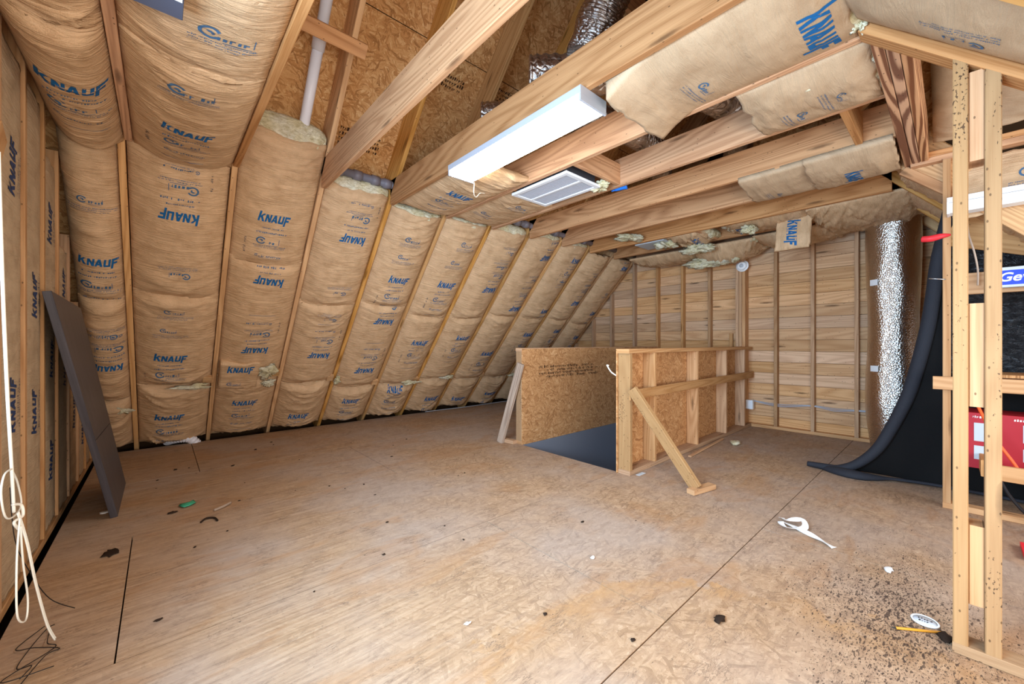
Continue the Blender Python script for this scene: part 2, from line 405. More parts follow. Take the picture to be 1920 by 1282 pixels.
def word(h=.075, slant=.2, wscale=.62):
    x = 0; Q = []
    for ch in 'kNAUF':
        adv, qs = GL[ch]
        for q in qs: Q.append([((x+p[0]+slant*p[1])*h*wscale, p[1]*h) for p in q])
        x += adv+.08
    W = x*h*wscale
    return [[(p[0]-W/2, p[1]-h/2) for p in q] for q in Q]
def ticks(x0, y0, L, h, rnd, fill=.72):
    Q = []; x = x0
    while x < x0+L:
        wd = h*rnd.uniform(.35, .8); 
        if rnd.random() < .86:
            hh = h*rnd.choice((.7, .7, 1., .7, .85)); y = y0+rnd.uniform(-.06, .06)*h
            if rnd.random() < .5:
                Q.append([(x, y), (x+wd*.35, y), (x+wd*.35, y+hh), (x, y+hh)]); Q.append([(x, y+hh*.55), (x+wd*.85, y+hh*.55), (x+wd*.85, y+hh*.85), (x, y+hh*.85)])
            else: Q.append([(x, y), (x+wd*.75, y), (x+wd*.85, y+hh), (x+wd*.1, y+hh)])
        x += wd+h*.16
    return Q
def logo(x0, y0, s, rnd):
    """round swirl, wordmark and a rounded half frame"""
    Q = []; n = 12
    for r0, r1, a0, a1 in ((.34, .5, .5, 5.6), (.05, .2, -1., 2.6)):
        for i in range(n):
            p, q = a0+(a1-a0)*i/n, a0+(a1-a0)*(i+1)/n
            Q.append([(x0+s*r*math.cos(a), y0+s*r*math.sin(a)) for r, a in ((r0, p), (r1, p), (r1, q), (r0, q))])
    Q += ticks(x0+s*.3, y0-s*.42, s*1.5, s*.4, rnd)
    xr = x0+s*1.95; t = s*.05
    Q.append([(xr-t, y0-s*.45), (xr, y0-s*.45), (xr, y0+s*.3), (xr-t, y0+s*.3)])
    Q.append([(x0+s*.55, y0-s*.55-t), (xr-s*.1, y0-s*.55-t), (xr-s*.1, y0-s*.55), (x0+s*.55, y0-s*.55)])
    return Q
def print_mesh(name, quads, P, mat, parent, xf, lim, off=.0022):
    """quads in print space -> xf -> (u,v) -> P(u,v,off)"""
    V = []; F = []; UV = []
    for q in quads:
        uv = [xf(*p) for p in q]
        if any(not (lim[0] < a < lim[1] and lim[2] < b < lim[3]) for a, b in uv): continue
        e = lambda i, j: math.hypot(uv[i][0]-uv[j][0], uv[i][1]-uv[j][1])
        n = max(1, int(max(e(0, 1), e(2, 3))/.017+.5)); m = max(1, int(max(e(1, 2), e(3, 0))/.017+.5))
        b = len(V)
        for j in range(m+1):
            for i in range(n+1):
                s, t = i/n, j/m
                UV.append([(uv[0][d]*(1-s)+uv[1][d]*s)*(1-t)+(uv[3][d]*(1-s)+uv[2][d]*s)*t for d in (0, 1)]); V.append(0)
        for j in range(m):
            for i in range(n): k = b+j*(n+1)+i; F.append((k, k+1, k+n+2, k+n+1))
    if not F: return None
    A = np.array(UV); W = P(A[:, 0], A[:, 1], off)
    o = mesh(name, [tuple(x) for x in W], F, M[mat], parent); o['kind'] = 'stuff'; return o

# ------------------------------------------------------------------ insulation batt
BATTS = 0
def batt(label, O, U, V, W, L, bulge=.05, wr=.006, words=(), marks=True, mat='kraft', fill=(0, 0), group='kraft-faced batts on the sloping roof',
         ink='ink', smile=.35, droop=0., curl=(0, 0), edge=-.018, parent=None, rot90=False, ragged=.012, depth=.1, ends=(.3, .3), lump=.020, taper=(0, 0), logos=(), codes=True, wh=.075):
    global BATTS; BATTS += 1; sd = BATTS*3.71; rnd = random.Random(BATTS)
    O, U, V = Vector(O), Vector(U).normalized(), Vector(V).normalized(); N = U.cross(V)
    nu = max(10, int(W/.022)); nv = max(12, int(L/.0125))
    gu, gv = np.meshgrid(np.linspace(0, 1, nu+1), np.linspace(0, 1, nv+1))
    x = gu*W; y = gv*L; cu = 2*gu-1
    prof = 1-np.abs(cu)**2.7
    e0 = np.clip(y/.10, 0, 1); e1 = np.clip((L-y)/.10, 0, 1); e0 = e0*e0*(3-2*e0); e1 = e1*e1*(3-2*e1)
    ep = (ends[0]+(1-ends[0])*e0)*(ends[1]+(1-ends[1])*e1)
    yy = y-smile*W*.5*(cu**2)                       # folds sag in the middle of the bay
    dv = .35*fbm(x*2.5+sd, y*2.5+sd, 2)
    fa = 1-np.clip(np.abs(fbm(x*1.7+sd, (yy+dv*.35)*13+sd*1.7, 2))*4.5, 0, 1); fb = 1-np.clip(np.abs(fbm(x*3.1+sd*2, (yy-dv*.3)*24+sd, 2))*4.5, 0, 1)
    patch = np.clip(.5+1.6*fbm(x*2+sd*3, y*2.2+sd, 2), 0, 1)
    endw = np.exp(-y/.2)+np.exp(-(L-y)/.2)+.42
    h = edge+bulge*prof*ep+wr*((1.6*fa**2*patch+.75*fb**2)*endw)*(.35+.65*prof)+lump*fbm(x*3+sd, y*3.4-sd, 2)*prof
    for _ in range(int(3+9*W*L)):
        px_, py_ = rnd.uniform(.05, .95)*W, rnd.uniform(.03, .97)*L; an = rnd.gauss(0, .38); ca, sa = math.cos(an), math.sin(an)
        al = (x-px_)*ca+(y-py_)*sa; ac = -(x-px_)*sa+(y-py_)*ca+.25*(al**2)*rnd.uniform(-3, 3); ln = rnd.uniform(.06, .2)
        h = h+rnd.choice((-1, 1, 1))*rnd.uniform(.25, .9)*wr*np.exp(-np.abs(ac)/.011)*np.exp(-(al/ln)**2)*(.3+.7*prof)
    h = h+droop*np.sin(np.pi*np.clip(gv, 0, 1))*prof
    h = h+curl[0]*np.clip(1-y/.25, 0, 1)**2+curl[1]*np.clip(1-(L-y)/.25, 0, 1)**2
    tp = 1-taper[0]*(1-gv)**3*0-taper[1]*gv*0
    jag = ragged*fbm(x*14+sd, x*0+sd, 2)*2
    yv = y+jag*(np.exp(-y/.05)+np.exp(-(L-y)/.05))
    xs = x+.004*fbm(y*9+sd, y*0+sd*2, 2)*np.sign(cu)*np.abs(cu)**6
    A = np.array(O)[None, None, :]+xs[..., None]*np.array(U)+yv[..., None]*np.array(V)+h[..., None]*np.array(N)
    hd = h
    def P(u, v, off):
        fu = np.clip(u/W, 0, 1)*nu; fv = np.clip(v/L, 0, 1)*nv; iu = np.minimum(fu.astype(int), nu-1); iv = np.minimum(fv.astype(int), nv-1)
        a = (fu-iu)[:, None]; b = (fv-iv)[:, None]
        return (A[iv, iu]*(1-a)+A[iv, iu+1]*a)*(1-b)+(A[iv+1, iu]*(1-a)+A[iv+1, iu+1]*a)*b+np.array(N)*off
    verts = [tuple(p) for p in A.reshape(-1, 3)]; uvs = np.stack([x, y], -1).reshape(-1, 2).tolist()
    f = []
    for j in range(nv):
        for i in range(nu): k = j*(nu+1)+i; f.append((k, k+1, k+nu+2, k+nu+1))
    # side flanges folded back into the bay, and folded ends
    bd = [j*(nu+1) for j in range(nv, -1, -1)]+[i for i in range(1, nu+1)]+[j*(nu+1)+nu for j in range(1, nv+1)]+[nv*(nu+1)+i for i in range(nu-1, 0, -1)]
    st = len(verts); nn = np.array(N)
    for k in bd:
        p = A.reshape(-1, 3)[k]; d = p-nn*(hd.reshape(-1)[k]+.035)
        verts.append(tuple(d)); uvs.append([uvs[k][0]+.03, uvs[k][1]+.03])
    m = len(bd)
    for i in range(m): i2 = (i+1) % m; f.append((bd[i2], bd[i], st+i, st+i2))
    f.append(tuple(range(st+m-1, st-1, -1)))
    c = O+U*W/2+V*L/2
    if parent is None:
        root = thing('insulation_batt', label, 'insulation', tuple(O+U*W/2), group)
    else: root = parent
    mesh('kraft_facing', verts, f, M[mat], root, uvs, True)
    # exposed wool at the ends
    for e, amt in ((0, fill[0]), (1, fill[1])):
        if not amt: continue
        n1, n2 = 26, 7; pv = []; pf = []
        for j in range(n2+1):
            for i in range(n1+1):
                s = i/n1; t = j/n2                                  # t: round the end from the front paper to the back
                a = t*math.pi; ends_h = float(hd[0 if e == 0 else nv, min(nu, int(s*nu))])
                pr = 1-abs(2*s-1)**4
                outv = amt*(.35+.65*math.sin(a))*(.5+.5*pr)+.016*float(fbm(np.array(s*11+sd), np.array(t*5+e*9+sd), 3))
                hh = (ends_h-.004)*(1-t)+(-depth)*t+.02*float(vn(np.array(s*9+sd), np.array(t*7.)))*math.sin(a)
                if t == 0: outv = -.03
                vv = (-outv) if e == 0 else L+outv
                pv.append(O+U*(.006+s*(W-.012))+V*vv+N*hh)
        for j in range(n2):
            for i in range(n1): k = j*(n1+1)+i; pf.append((k, k+1, k+n1+2, k+n1+1))
        if e == 0: pf = [tuple(reversed(q)) for q in pf]
        mesh('fiberglass_filling', pv, pf, M['wool'], root, None, True)
    lim = (.012, W-.012, .012, L-.012); big = []; fine = []; code = []
    for wd in words:
        wu, wv_ = wd[0], wd[1]; fl = wd[2] if len(wd) > 2 else 1; r90 = rot90
        def place(qs, dx=0, dy=0):
            out = []
            for q in qs:
                o = []
                for a, b in q:
                    a, b = (a+dx)*fl, (b+dy)*fl
                    if r90: a, b = -b, a
                    o.append((wu+a, wv_+b))
                out.append(o)
            return out
        big.append(place(word(wh*rnd.uniform(.96, 1.04))))
        if marks:
            fine += place(ticks(-.09, -.10, .17, .014, rnd)); fine += place(ticks(-.11, -.145, .22, .016, rnd))
            fine += place(logo(-.07, -.215, .07, rnd)); fine += place(ticks(-.12, -.272, .24, .009, rnd)); fine += place(ticks(-.11, -.287, .22, .008, rnd))
            fine += place(logo(-.09, -.36, .026, rnd)); fine += place(ticks(-.055, -.372, .16, .016, rnd)); fine += place(ticks(-.07, -.385, .16, .006, rnd))
            fine += place([[(-.12, -.47), (.10, -.47), (.10, -.467), (-.12, -.467)]])
            if codes:
                code += place([[(-b, a) for a, b in q] for q in ticks(-.36, .17, .06, .018, rnd)+ticks(-.27, .17, .05, .018, rnd)])
    for lg in logos:
        def pl2(qs, dx=0, dy=0):
            fl = lg[2]; out = []
            for q in qs:
                o = []
                for a, b in q:
                    a, b = a*fl, b*fl
                    if rot90: a, b = -b, a
                    o.append((lg[0]+a, lg[1]+b))
                out.append(o)
            return out
        fine += pl2(logo(-.05, 0, lg[3] if len(lg) > 3 else .06, rnd)); fine += pl2(ticks(-.12, -.06, .24, .008, rnd)); fine += pl2(ticks(-.12, -.074, .24, .007, rnd)); fine += pl2(ticks(-.12, -.088, .2, .006, rnd))
    idf = lambda a, b: (a, b)
    for bw in big: print_mesh('lettering', bw, P, ink, root, idf, lim)
    if fine: print_mesh('fine_print', fine, P, 'ink_fine' if ink == 'ink' else 'ink_dark', root, idf, lim)
    if code: print_mesh('printed_code', code, P, 'ink_code', root, idf, lim)
    return root, P

# ------------------------------------------------------------------ setting: floor
floor = thing('floor', kind='structure')
G = .0026
def strip(y0, y1, xs):
    for a, b in zip(xs, xs[1:]): panel('osb_panel', a+G, b-G, y0+G, y1-G, -.02, 0+random.uniform(-.0012, 0), 'floor', floor)
strip(-1.66, -.44, [-.456, 1.5, 3.94, 6.2]); strip(-.44, .78, [-.456, .29, 2.73, 5.17, 6.2])
strip(.78, 1.97, [-.456, 1.54, 3.98, 6.1]); strip(1.97, 3.19, [-.456, -.12, 2.32, 2.99])
strip(3.19, 4.4, [-.456, 1.53, 3.97, 6.1]); strip(4.4, 5.74, [-.456, .26, 2.70, 5.14, 6.1])
sw = thing('wall_stairwell', kind='structure')
panel('grey_wall', 2.99, 6.1, 3.17, 3.2, -2.6, -.0005, 'grey_paint', sw); panel('grey_wall', 2.99, 6.1, 1.93, 1.965, -2.6, -.02, 'grey_paint', sw)
panel('grey_wall', 6.02, 6.05, 1.965, 3.17, -2.6, -.02, 'grey_paint', sw); panel('grey_wall', 2.96, 2.988, 1.965, 3.17, -2.6, -.022, 'grey_paint', sw)
panel('landing', 2.99, 6.05, 1.965, 3.17, -2.65, -2.6, 'grey_paint', sw)
sub = thing('underfloor_seal', kind='structure')  # unseen dark panels added below and outside to seal out stray light
for q in ((-.9, 2.96, -1.7, 6.5), (2.96, 6.3, 3.2, 6.5), (2.96, 6.3, -1.7, 1.93)): panel('backing', q[0], q[1], q[2], q[3], -.20, -.18, 'void', sub)
panel('backing', -.9, 6.3, 6.10, 6.12, -.18, .5, 'void', sub); panel('backing', -.9, -.88, 1.9, 6.5, -.18, 3., 'void', sub)
# ------------------------------------------------------------------ setting: roof (rafters, joists, sheathing)
ceiling = thing('ceiling', kind='structure')
RD = Vector((0, -.92, 1)).normalized(); RN = Vector((0, -1, -.92)).normalized()   # up the slope; into the room
def SY(z): return 5.85-.92*z
RX = [-.19+.61*i for i in range(11)]
RDEP = .235
for x in RX:
    a = Vector((x, SY(-.12), -.12)); b = Vector((x, 1.95, (5.85-1.95)/.92))
    lumber('rafter', a-RN*RDEP/2, b-RN*RDEP/2, RDEP, .038, RN, 'rafter', ceiling)
# right-hand slope: mirrored about the ridge
ZR = (5.85-1.95)/.92
RD2 = Vector((0, .92, 1)).normalized(); RN2 = Vector((0, 1, -.92)).normalized()
def SY2(z): return 3.9-SY(z)
for x in RX:
    z0 = 2.62 if 2.2 < x < 4.05 else .95 if x < 2.1 else -.1
    a = Vector((x, SY2(z0), z0)); b = Vector((x, 1.95, ZR))
    lumber('rafter', a-RN2*RDEP/2, b-RN2*RDEP/2, RDEP, .038, RN2, 'rafter', ceiling)
lumber('ridge_board', (-.6, 1.95, ZR-.02), (6.05, 1.95, ZR-.02), .24, .038, (0, 0, 1), 'joist', ceiling)
# roof sheathing panels
def sheet(sgn, x0, x1, s0, s1):
    d, n = (RD, RN) if sgn > 0 else (RD2, RN2); o = Vector((0, SY(0) if sgn > 0 else SY2(0), 0))-n*(RDEP+.001)
    V = []; U = []
    for k in (0, .012):
        for s in (s0, s1):
            for x in (x0, x1): V.append(o+d*s+Vector((x, 0, 0))-n*k); U.append((x, s))
    F = [(0, 1, 3, 2), (4, 6, 7, 5), (0, 4, 5, 1), (2, 3, 7, 6), (0, 2, 6, 4), (1, 5, 7, 3)]
    return mesh('roof_panel', V, F, M['roof_osb'], ceiling, U)
g = .003; SM = 5.95
rows = [-.2, 1.02, 2.24, 3.46, 4.68, 5.9]
RP = {}
for sgn in (1, -1):
    for i in range(5):
        xs = [-.75, .42, 2.86, 5.3, 6.15] if i % 2 else [-.75, 1.64, 4.08, 6.15]
        for a, b in zip(xs, xs[1:]):
            if sgn < 0 and i < 3:
                if i == 0: continue
                if b <= 2.2: sheet(sgn, a+g, b-g, max(rows[i], 1.3)+g, rows[i+1]-g)
                elif a < 4.1 and b > 4.1: sheet(sgn, 4.1, b-g, rows[i]+g, rows[i+1]-g); (a < 2.1) and sheet(sgn, a+g, 2.14, max(rows[i], 1.3)+g, rows[i+1]-g)
                elif a >= 4.05: sheet(sgn, a+g, b-g, rows[i]+g, rows[i+1]-g)
                elif a < 2.1: sheet(sgn, a+g, 2.14, max(rows[i], 1.3)+g, rows[i+1]-g)
            else: RP[(sgn, i, round(a, 2))] = sheet(sgn, a+g, b-g, rows[i]+g, rows[i+1]-g)
sheet(-1, 4.1, 6.15, -.1, 1.02-g)
def leak_seal(sgn, x0, x1, s0, s1):  # dark sheet added behind the roof panels to stop light leaking through gaps
    d, n = (RD, RN) if sgn > 0 else (RD2, RN2); o = Vector((0, SY(0) if sgn > 0 else SY2(0), 0))-n*(RDEP+.016)
    V = [o+d*s_+Vector((x, 0, 0))-n*k for k in (0, .01) for s_ in (s0, s1) for x in (x0, x1)]
    mesh('leak_seal', V, [(0, 1, 3, 2), (4, 6, 7, 5), (0, 4, 5, 1), (2, 3, 7, 6), (0, 2, 6, 4), (1, 5, 7, 3)], M['void'], ceiling, [(0, 0)]*8)
leak_seal(1, -.8, 6.2, -.5, 6.0); leak_seal(-1, -.8, 2.2, 1.3, 6.0); leak_seal(-1, 2.2, 4.1, 3.45, 6.0); leak_seal(-1, 4.1, 6.2, -.5, 6.0)
# stamped ink on the roof sheathing
def Proof(u, v, off):
    o = np.array(Vector((0, SY(0), 0))-RN*(RDEP)); return o+u[:, None]*np.array((1, 0, 0))+v[:, None]*np.array(RD)+np.array(RN)*off
rn = random.Random(5)
for (x, s, wd, n_, hh) in ((1.14, 3.66, .34, 4, .03), (1.75, 4.42, .30, 3, .03), (2.42, 4.05, .3, 4, .03), (2.35, 4.5, .3, 4, .025), (.72, 4.72, .24, 3, .02)):
    q = []
    for i in range(n_): q += ticks(x, s+i*hh*1.35, wd, hh, rn)
    print_mesh('stamp', q, Proof, 'ink_black', ceiling, lambda a, b: (a, b), (-9, 99, -9, 99), .0015)
# ceiling joists
JZ0, JH = 2.43, .225
JX = [-.152, .42, 1.03, 1.64, 2.25, 2.86, 3.47, 4.08, 4.69, 5.3, 5.86]
for i, x in enumerate(JX):
    yl = SY(JZ0+JH*.35); yr = SY2(JZ0+JH*.35)
    if 2.2 < x < 4.07: yr = .245
    xx = x+.0385 if x > .3 else x
    xx = x if x in (.42,) or x < 0 else x
    lumber('joist', (xx, yl, JZ0+JH/2), (xx, yr, JZ0+JH/2), JH, .038, (0, 0, 1), 'joist', ceiling)
for k in range(3):
    lumber('girder_ply', (2.17, .222-.041*k, 2.52), (4.06, .222-.041*k, 2.52), .24, .0385, (0, 0, 1), 'girder', ceiling)
lumber('blocking', (.44, 2.58, 3.04), (1.01, 2.58, 3.04), .089, .038, (0, -.68, .74), 'joist', ceiling)
lumber('blocking', (2.27, 1.86, 2.52), (2.84, 1.86, 2.52), .17, .038, (0, 0, 1), 'joist', ceiling)
lumber('blocking', (2.88, .42, 2.53), (3.45, .42, 2.53), .19, .038, (0, 0, 1), 'joist', ceiling)
lumber('blocking', (4.71, 2.02, 2.5), (5.28, 2.02, 2.5), .14, .038, (0, 0, 1), 'joist', ceiling)
# low blocks between the rafters near the floor, where the batts are slit
for i, x in enumerate(RX[1:8]):
    zb = (.76, .80, .70, .60, .60, .62, .60)[i]; p = Vector((x-.05, SY(zb), zb))+RN*.012
    lumber('blocking', p+Vector((-.045, 0, 0)), p+Vector((.03, 0, 0)), .085, .038, RD, 'rafter', ceiling)
# ------------------------------------------------------------------ setting: left gable wall
wl = thing('wall_left', kind='structure')
XL = -.48
SYs = [2.56, 2.97, 3.38, 3.79, 4.20, 4.61, 5.02, 5.43]
for y in SYs:
    lumber('stud', (XL-.045, y, .04), (XL-.045, y, max(.2, (5.85-y)/.92+.1)), .089, .038, (1, 0, 0), 'stud', wl)
lumber('stud', (XL-.045, 2.42, .04), (XL-.045, 2.42, 2.5), .089, .038, (1, 0, 0), 'stud', wl)
lumber('stud', (XL-.045, 2.12, .04), (XL-.045, 2.12, 3.4), .089, .038, (1, 0, 0), 'stud', wl)
lumber('bottom_plate', (XL-.045, .9, .019), (XL-.045, 5.8, .019), .089, .038, (1, 0, 0), 'stud', wl)
lumber('header', (XL-.03, .6, 1.98), (XL-.03, 2.4, 1.98), .2, .06, (0, 0, 1), 'pale_stud', wl)
panel('sheathing', XL-.11, XL-.095, 1.9, 6.0, -.18, 4.3, 'void', wl)
lumber('trim_block', (XL+.03, 2.22, 1.72), (XL+.03, 2.37, 1.92), .09, .03, (0, -.6, .5), 'stud', wl)
# ------------------------------------------------------------------ setting: back gable wall
wb = thing('wall_back', kind='structure')
XB = 6.055
rb = random.Random(11)
z = .0; bh = .1455
studsY = [5.27, 4.87, 4.46, 4.06, 3.61, 3.19, 2.78, 2.38, 1.55, 1.16, .75, .34]
k_ = 0
while z < 2.75:
    ymax = min(6.1, SY(z)+.28); cut = rb.choice([3.61, 2.78, 1.55, 1.95, 1.95, 1.16, None, None])
    segs = [(-.6, ymax)] if cut is None else [(-.6, cut), (cut, ymax)]
    for a, b in segs:
        lumber('board', (XB+.0095+rb.uniform(0, .003), a+.0008, z+bh/2), (XB+.0095+rb.uniform(0, .003), b-.0008, z+bh/2), bh-.003, .019, (0, 0, 1), 'board', wb, ch=.002)
    z += bh
panel('backing', XB+.03, XB+.04, -.8, 6.3, -.1, 4.4, 'void', wb)  # dark panel added behind the boards so no light shows through the seams
for y in studsY:
    lumber('stud', (XB-.045, y, .038), (XB-.045, y, min(2.6, max(.15, (5.85-y)/.92+.05))), .089, .038, (1, 0, 0), 'stud', wb)
for dy in (-.041, 0, .041): lumber('stud', (XB-.07, 1.95+dy, .038), (XB-.07, 1.95+dy, 2.6), .14, .0385, (1, 0, 0), 'stud', wb)
lumber('bottom_plate', (XB-.045, -.6, .019), (XB-.045, 5.8, .019), .089, .038, (1, 0, 0), 'stud', wb)
# ------------------------------------------------------------------ setting: raked partition at the right, nearest the camera
wr_ = thing('wall_right', kind='structure')
XP = 2.16
def rake(y): return SY2(0)*0+(y-SY2(0))/.92 if False else (y-(3.9-5.85))/.92*1.0
# raked line at this wall: z = 2.165 + .97 y
zr = lambda y: 2.175+.97*y
for y in (-.014, -.090):
    lumber('stud', (XP+.0465, y, .038), (XP+.0465, y, zr(y)+.018), .089, .038, (1, 0, 0), 'pale_stud', wr_)
for y in (-.50, -.95):
    lumber('stud', (XP+.0465, y, .038), (XP+.0465, y, zr(y)+.018), .089, .038, (1, 0, 0), 'pale_stud', wr_)
for z0, z1 in ((1.78, 2.10), (.90, 1.27), (.19, .475)):
    lumber('spacer_block', (XP+.058, -.052, z0), (XP+.058, -.052, z1), .089, .0375, (1, 0, 0), 'stud', wr_)
lumber('bottom_plate', (XP+.0445, .006, .019), (XP+.0445, -1.6, .019), .089, .038, (1, 0, 0), 'pale_stud', wr_)
a = Vector((XP+.0445, .255, zr(.255)+.012)); b = Vector((XP+.0445, -1.2, zr(-1.2)+.012))
lumber('rake_plate', a, b, .089, .038, (1, 0, 0), 'joist', wr_)
# ------------------------------------------------------------------ setting: far dormer wall
wd_ = thing('wall_dormer', kind='structure')
XD = 4.0
for y in (.036, -.57, -1.0): lumber('stud', (XD+.0445, y, .038), (XD+.0445, y, 2.38), .089, .038, (1, 0, 0), 'stud', wd_)
for k in range(2): lumber('top_plate', (XD+.0445, .21, 2.40+.039*k), (XD+.0445, -1.5, 2.40+.039*k), .089, .038, (1, 0, 0), 'joist', wd_)
lumber('bottom_plate', (XD+.0445, .055, .019), (XD+.0445, -1.6, .019), .089, .038, (1, 0, 0), 'stud', wd_)
lumber('rake_board', (XD+.06, .25, 2.385), (XD+.06, -.12, 2.03), .06, .038, (0, -.7, .7), 'joist', wd_)
# dormer roof slope beyond the opening
for y in (-.15, -.66): lumber('dormer_rafter', (4.05, y, 2.52), (3.12, y, 3.33), .14, .038, (.66, 0, .75), 'joist', wd_)
panel('backing', XD+.62, XD+.64, -1.6, -.08, 0, 2.2, 'void', wd_)
for sg in (1, -1):                                  # dormer roof boards either side of its ridge
    V = [Vector((3.1+sg*(1.0 if s_ == 0 else 0), y, 2.56+(0 if s_ == 0 else .84)+k)) for k in (0, .014) for s_ in (0, 1) for y in (-1.7, 1.3)]
    mesh('dormer_roof_panel', V, [(0, 1, 3, 2), (4, 6, 7, 5), (0, 4, 5, 1), (2, 3, 7, 6), (0, 2, 6, 4), (1, 5, 7, 3)], M['roof_osb'], wd_, [(v.y, v.z) for v in V])

# ------------------------------------------------------------------ batts on the sloping roof
KS = math.hypot(1, .92)
ORD = ['first', 'second', 'third', 'fourth', 'fifth', 'sixth', 'seventh', 'eighth', 'ninth', 'tenth', 'eleventh']
def slope(bay, z0, z1, words, label, **kw):
    if bay == 0: x0, W = XL+.006, .262
    else: x0, W = RX[bay-1]+.024, .562
    ws = [(min(W-.118, max(.118, X-x0)) if bay else .132, (z-z0)*KS, f) for X, z, f in words]
    lg = [(X-x0, (z-z0)*KS, f, s) for X, z, f, s in kw.pop('lg', ())]
    return batt(label, (x0, SY(z0), z0), (1, 0, 0), RD, W, (z1-z0)*KS, words=ws, logos=lg, wh=.075 if bay else .064, **kw)
LOWER = 'short sagging bottom batt of the %s slope bay from the left wall'
# per bay: (z split low, z split mid, top), words, fills
BAYS = {
 0: (.62, 1.50, 2.45, [(-.35, 1.76, 1), (-.33, .95, -1)]),
 1: (.74, 1.56, 2.45, [(.11, 2.12, -1), (.07, 1.03, 1), (.07, .40, 1)]),
 2: (.80, 1.88, 2.70, [(.71, 2.2, 1), (.75, 1.74, -1), (.73, 1.10, -1), (.71, .50, 1)]),
 3: (.68, 1.56, 2.50, [(1.38, 2.15, -1), (1.36, 1.03, -1), (1.31, .25, 1)]),
 4: (.58, 1.60, 2.44, [(1.97, 1.86, 1), (1.98, 1.42, -1), (1.96, .82, -1), (1.92, .40, 1)]),
 5: (.57, 1.50, 2.46, [(2.59, 1.86, 1), (2.57, 1.17, 1), (2.51, .50, 1)]),
 6: (.62, 1.50, 2.47, [(3.26, 1.86, -1), (3.21, 1.24, 1), (3.2, .3, 1)]),
 7: (.58, 1.55, 2.50, [(3.95, 2.30, -1), (3.89, 1.66, -1), (3.83, 1.0, 1), (3.74, .24, 1)]),
 8: (.57, 1.55, 2.50, [(4.52, 2.34, 1), (4.52, 1.66, 1), (4.49, 1.29, 1), (4.39, .29, 1)]),
 9: (.57, 1.55, 2.46, [(5.11, 1.81, -1), (5.13, 1.36, 1)]),
 10: (.57, 1.50, 2.47, [(5.7, 2.38, -1), (5.75, 1.68, 1), (5.74, 1.27, 1)])}
rb2 = random.Random(3)
EXTRA = {0: [(-.34, 2.12, 1, .05), (-.34, 1.22, -1, .05)], 1: [(.11, 1.72, -1, .055), (.1, 1.44, 1, .055), (.07, 1.28, 1, .045)], 3: [(1.38, 1.68, -1, .05), (1.36, 1.42, -1, .05)],
         4: [(1.95, 2.24, 1, .065), (1.94, 2.08, 1, .05)], 5: [(2.62, 2.28, 1, .06), (2.58, 2.10, 1, .05)], 6: [(3.25, 2.28, -1, .05), (3.22, 2.12, -1, .05)], 7: [(3.93, 2.02, -1, .05)],
         8: [(4.52, 2.08, 1, .05)], 9: [(5.12, 2.20, -1, .05), (5.12, 2.02, -1, .05)], 10: [(5.73, 2.0, 1, .05)]}
for b, (s1, s2, top, ws) in BAYS.items():
    w3 = [q for q in ws if q[1] > s2]; w2 = [q for q in ws if s1 < q[1] < s2]; w1 = [q for q in ws if q[1] < s1]
    m = 'kraft'
    LG = EXTRA.get(b, []); slope(b, s2-.03, top, w3, 'upper batt of the %s slope bay from the left wall, %s' % (ORD[b], 'bare wool on top' if b in (2, 3, 6, 7, 8) else 'top tucked away'),
          bulge=.085+rb2.uniform(0, .018), wr=.010, fill=(.0, {2: .12, 3: .07, 4: .03, 5: .03, 6: .07, 7: .05, 8: .04}.get(b, 0)), ends=(.5, .8 if b in (0, 1, 4, 5) else .6), edge=-.024, depth=.13, lg=[q for q in LG if q[1] > s2])
    slope(b, s1-.01, s2, w2, 'middle batt of the %s slope bay from the left wall, above the low block' % ORD[b],
          bulge=.08+rb2.uniform(0, .015), wr=.011, fill=(.02 if b in (4, 5, 9) else 0, 0), ends=(.45, .25), smile=.5, lg=[q for q in LG if s1 < q[1] < s2])
    slope(b, .05, s1-.015, w1, LOWER % ORD[b], bulge=.095+rb2.uniform(0, .02), wr=.017, fill=(0, .035 if b in (1, 3, 5, 7, 8, 9) else 0), ends=(.1, .12), smile=.9, codes=False)
# loose paper patch in the third bay
batt('square loose paper patch with blue lettering over the third bay', Vector((.455, SY(.70), .70)), (1, 0, 0), RD, .34, .35, words=[(.17, .275, 1)], logos=[(.14, .07, 1, .05)], bulge=.012, edge=.082, wr=.003, ends=(.9, .9), smile=0, codes=False, marks=False)
# torn wool showing at the slits and gaps
def clump(label, c, size, seed, mat='wool', group='torn tufts of fiberglass wool', name='wool_tuft', flat=1., rot=0.):
    n1, n2 = 40, 24; V = []; F = []; rs = random.Random(seed); ph = rs.uniform(0, 50)
    for j in range(n2+1):
        th = math.pi*j/n2
        for i in range(n1):
            a = 2*math.pi*i/n1
            d = Vector((math.sin(th)*math.cos(a), math.sin(th)*math.sin(a), math.cos(th)))
            k = 1+1.1*float(fbm(np.array(d.x*2.4+ph+d.z), np.array(d.y*2.4+ph*.7-d.z*1.3), 3))+.45*float(fbm(np.array(d.x*9+ph-d.z*5), np.array(d.y*9+d.z*7+ph), 3))
            p = Vector((d.x*size[0], d.y*size[1], d.z*size[2]))*k; p.rotate(Matrix.Rotation(rot, 3, 'X')); V.append(Vector(c)+p)
    for j in range(n2):
        for i in range(n1): i2 = (i+1) % n1; F.append((j*n1+i, (j+1)*n1+i, (j+1)*n1+i2, j*n1+i2))
    o = mesh(name, V, F, M[mat], None, None, True); tag(o, label, 'insulation', group); return o
def on_slope(x, z, h=.07): return Vector((x, SY(z), z))+RN*h
SR = -.74
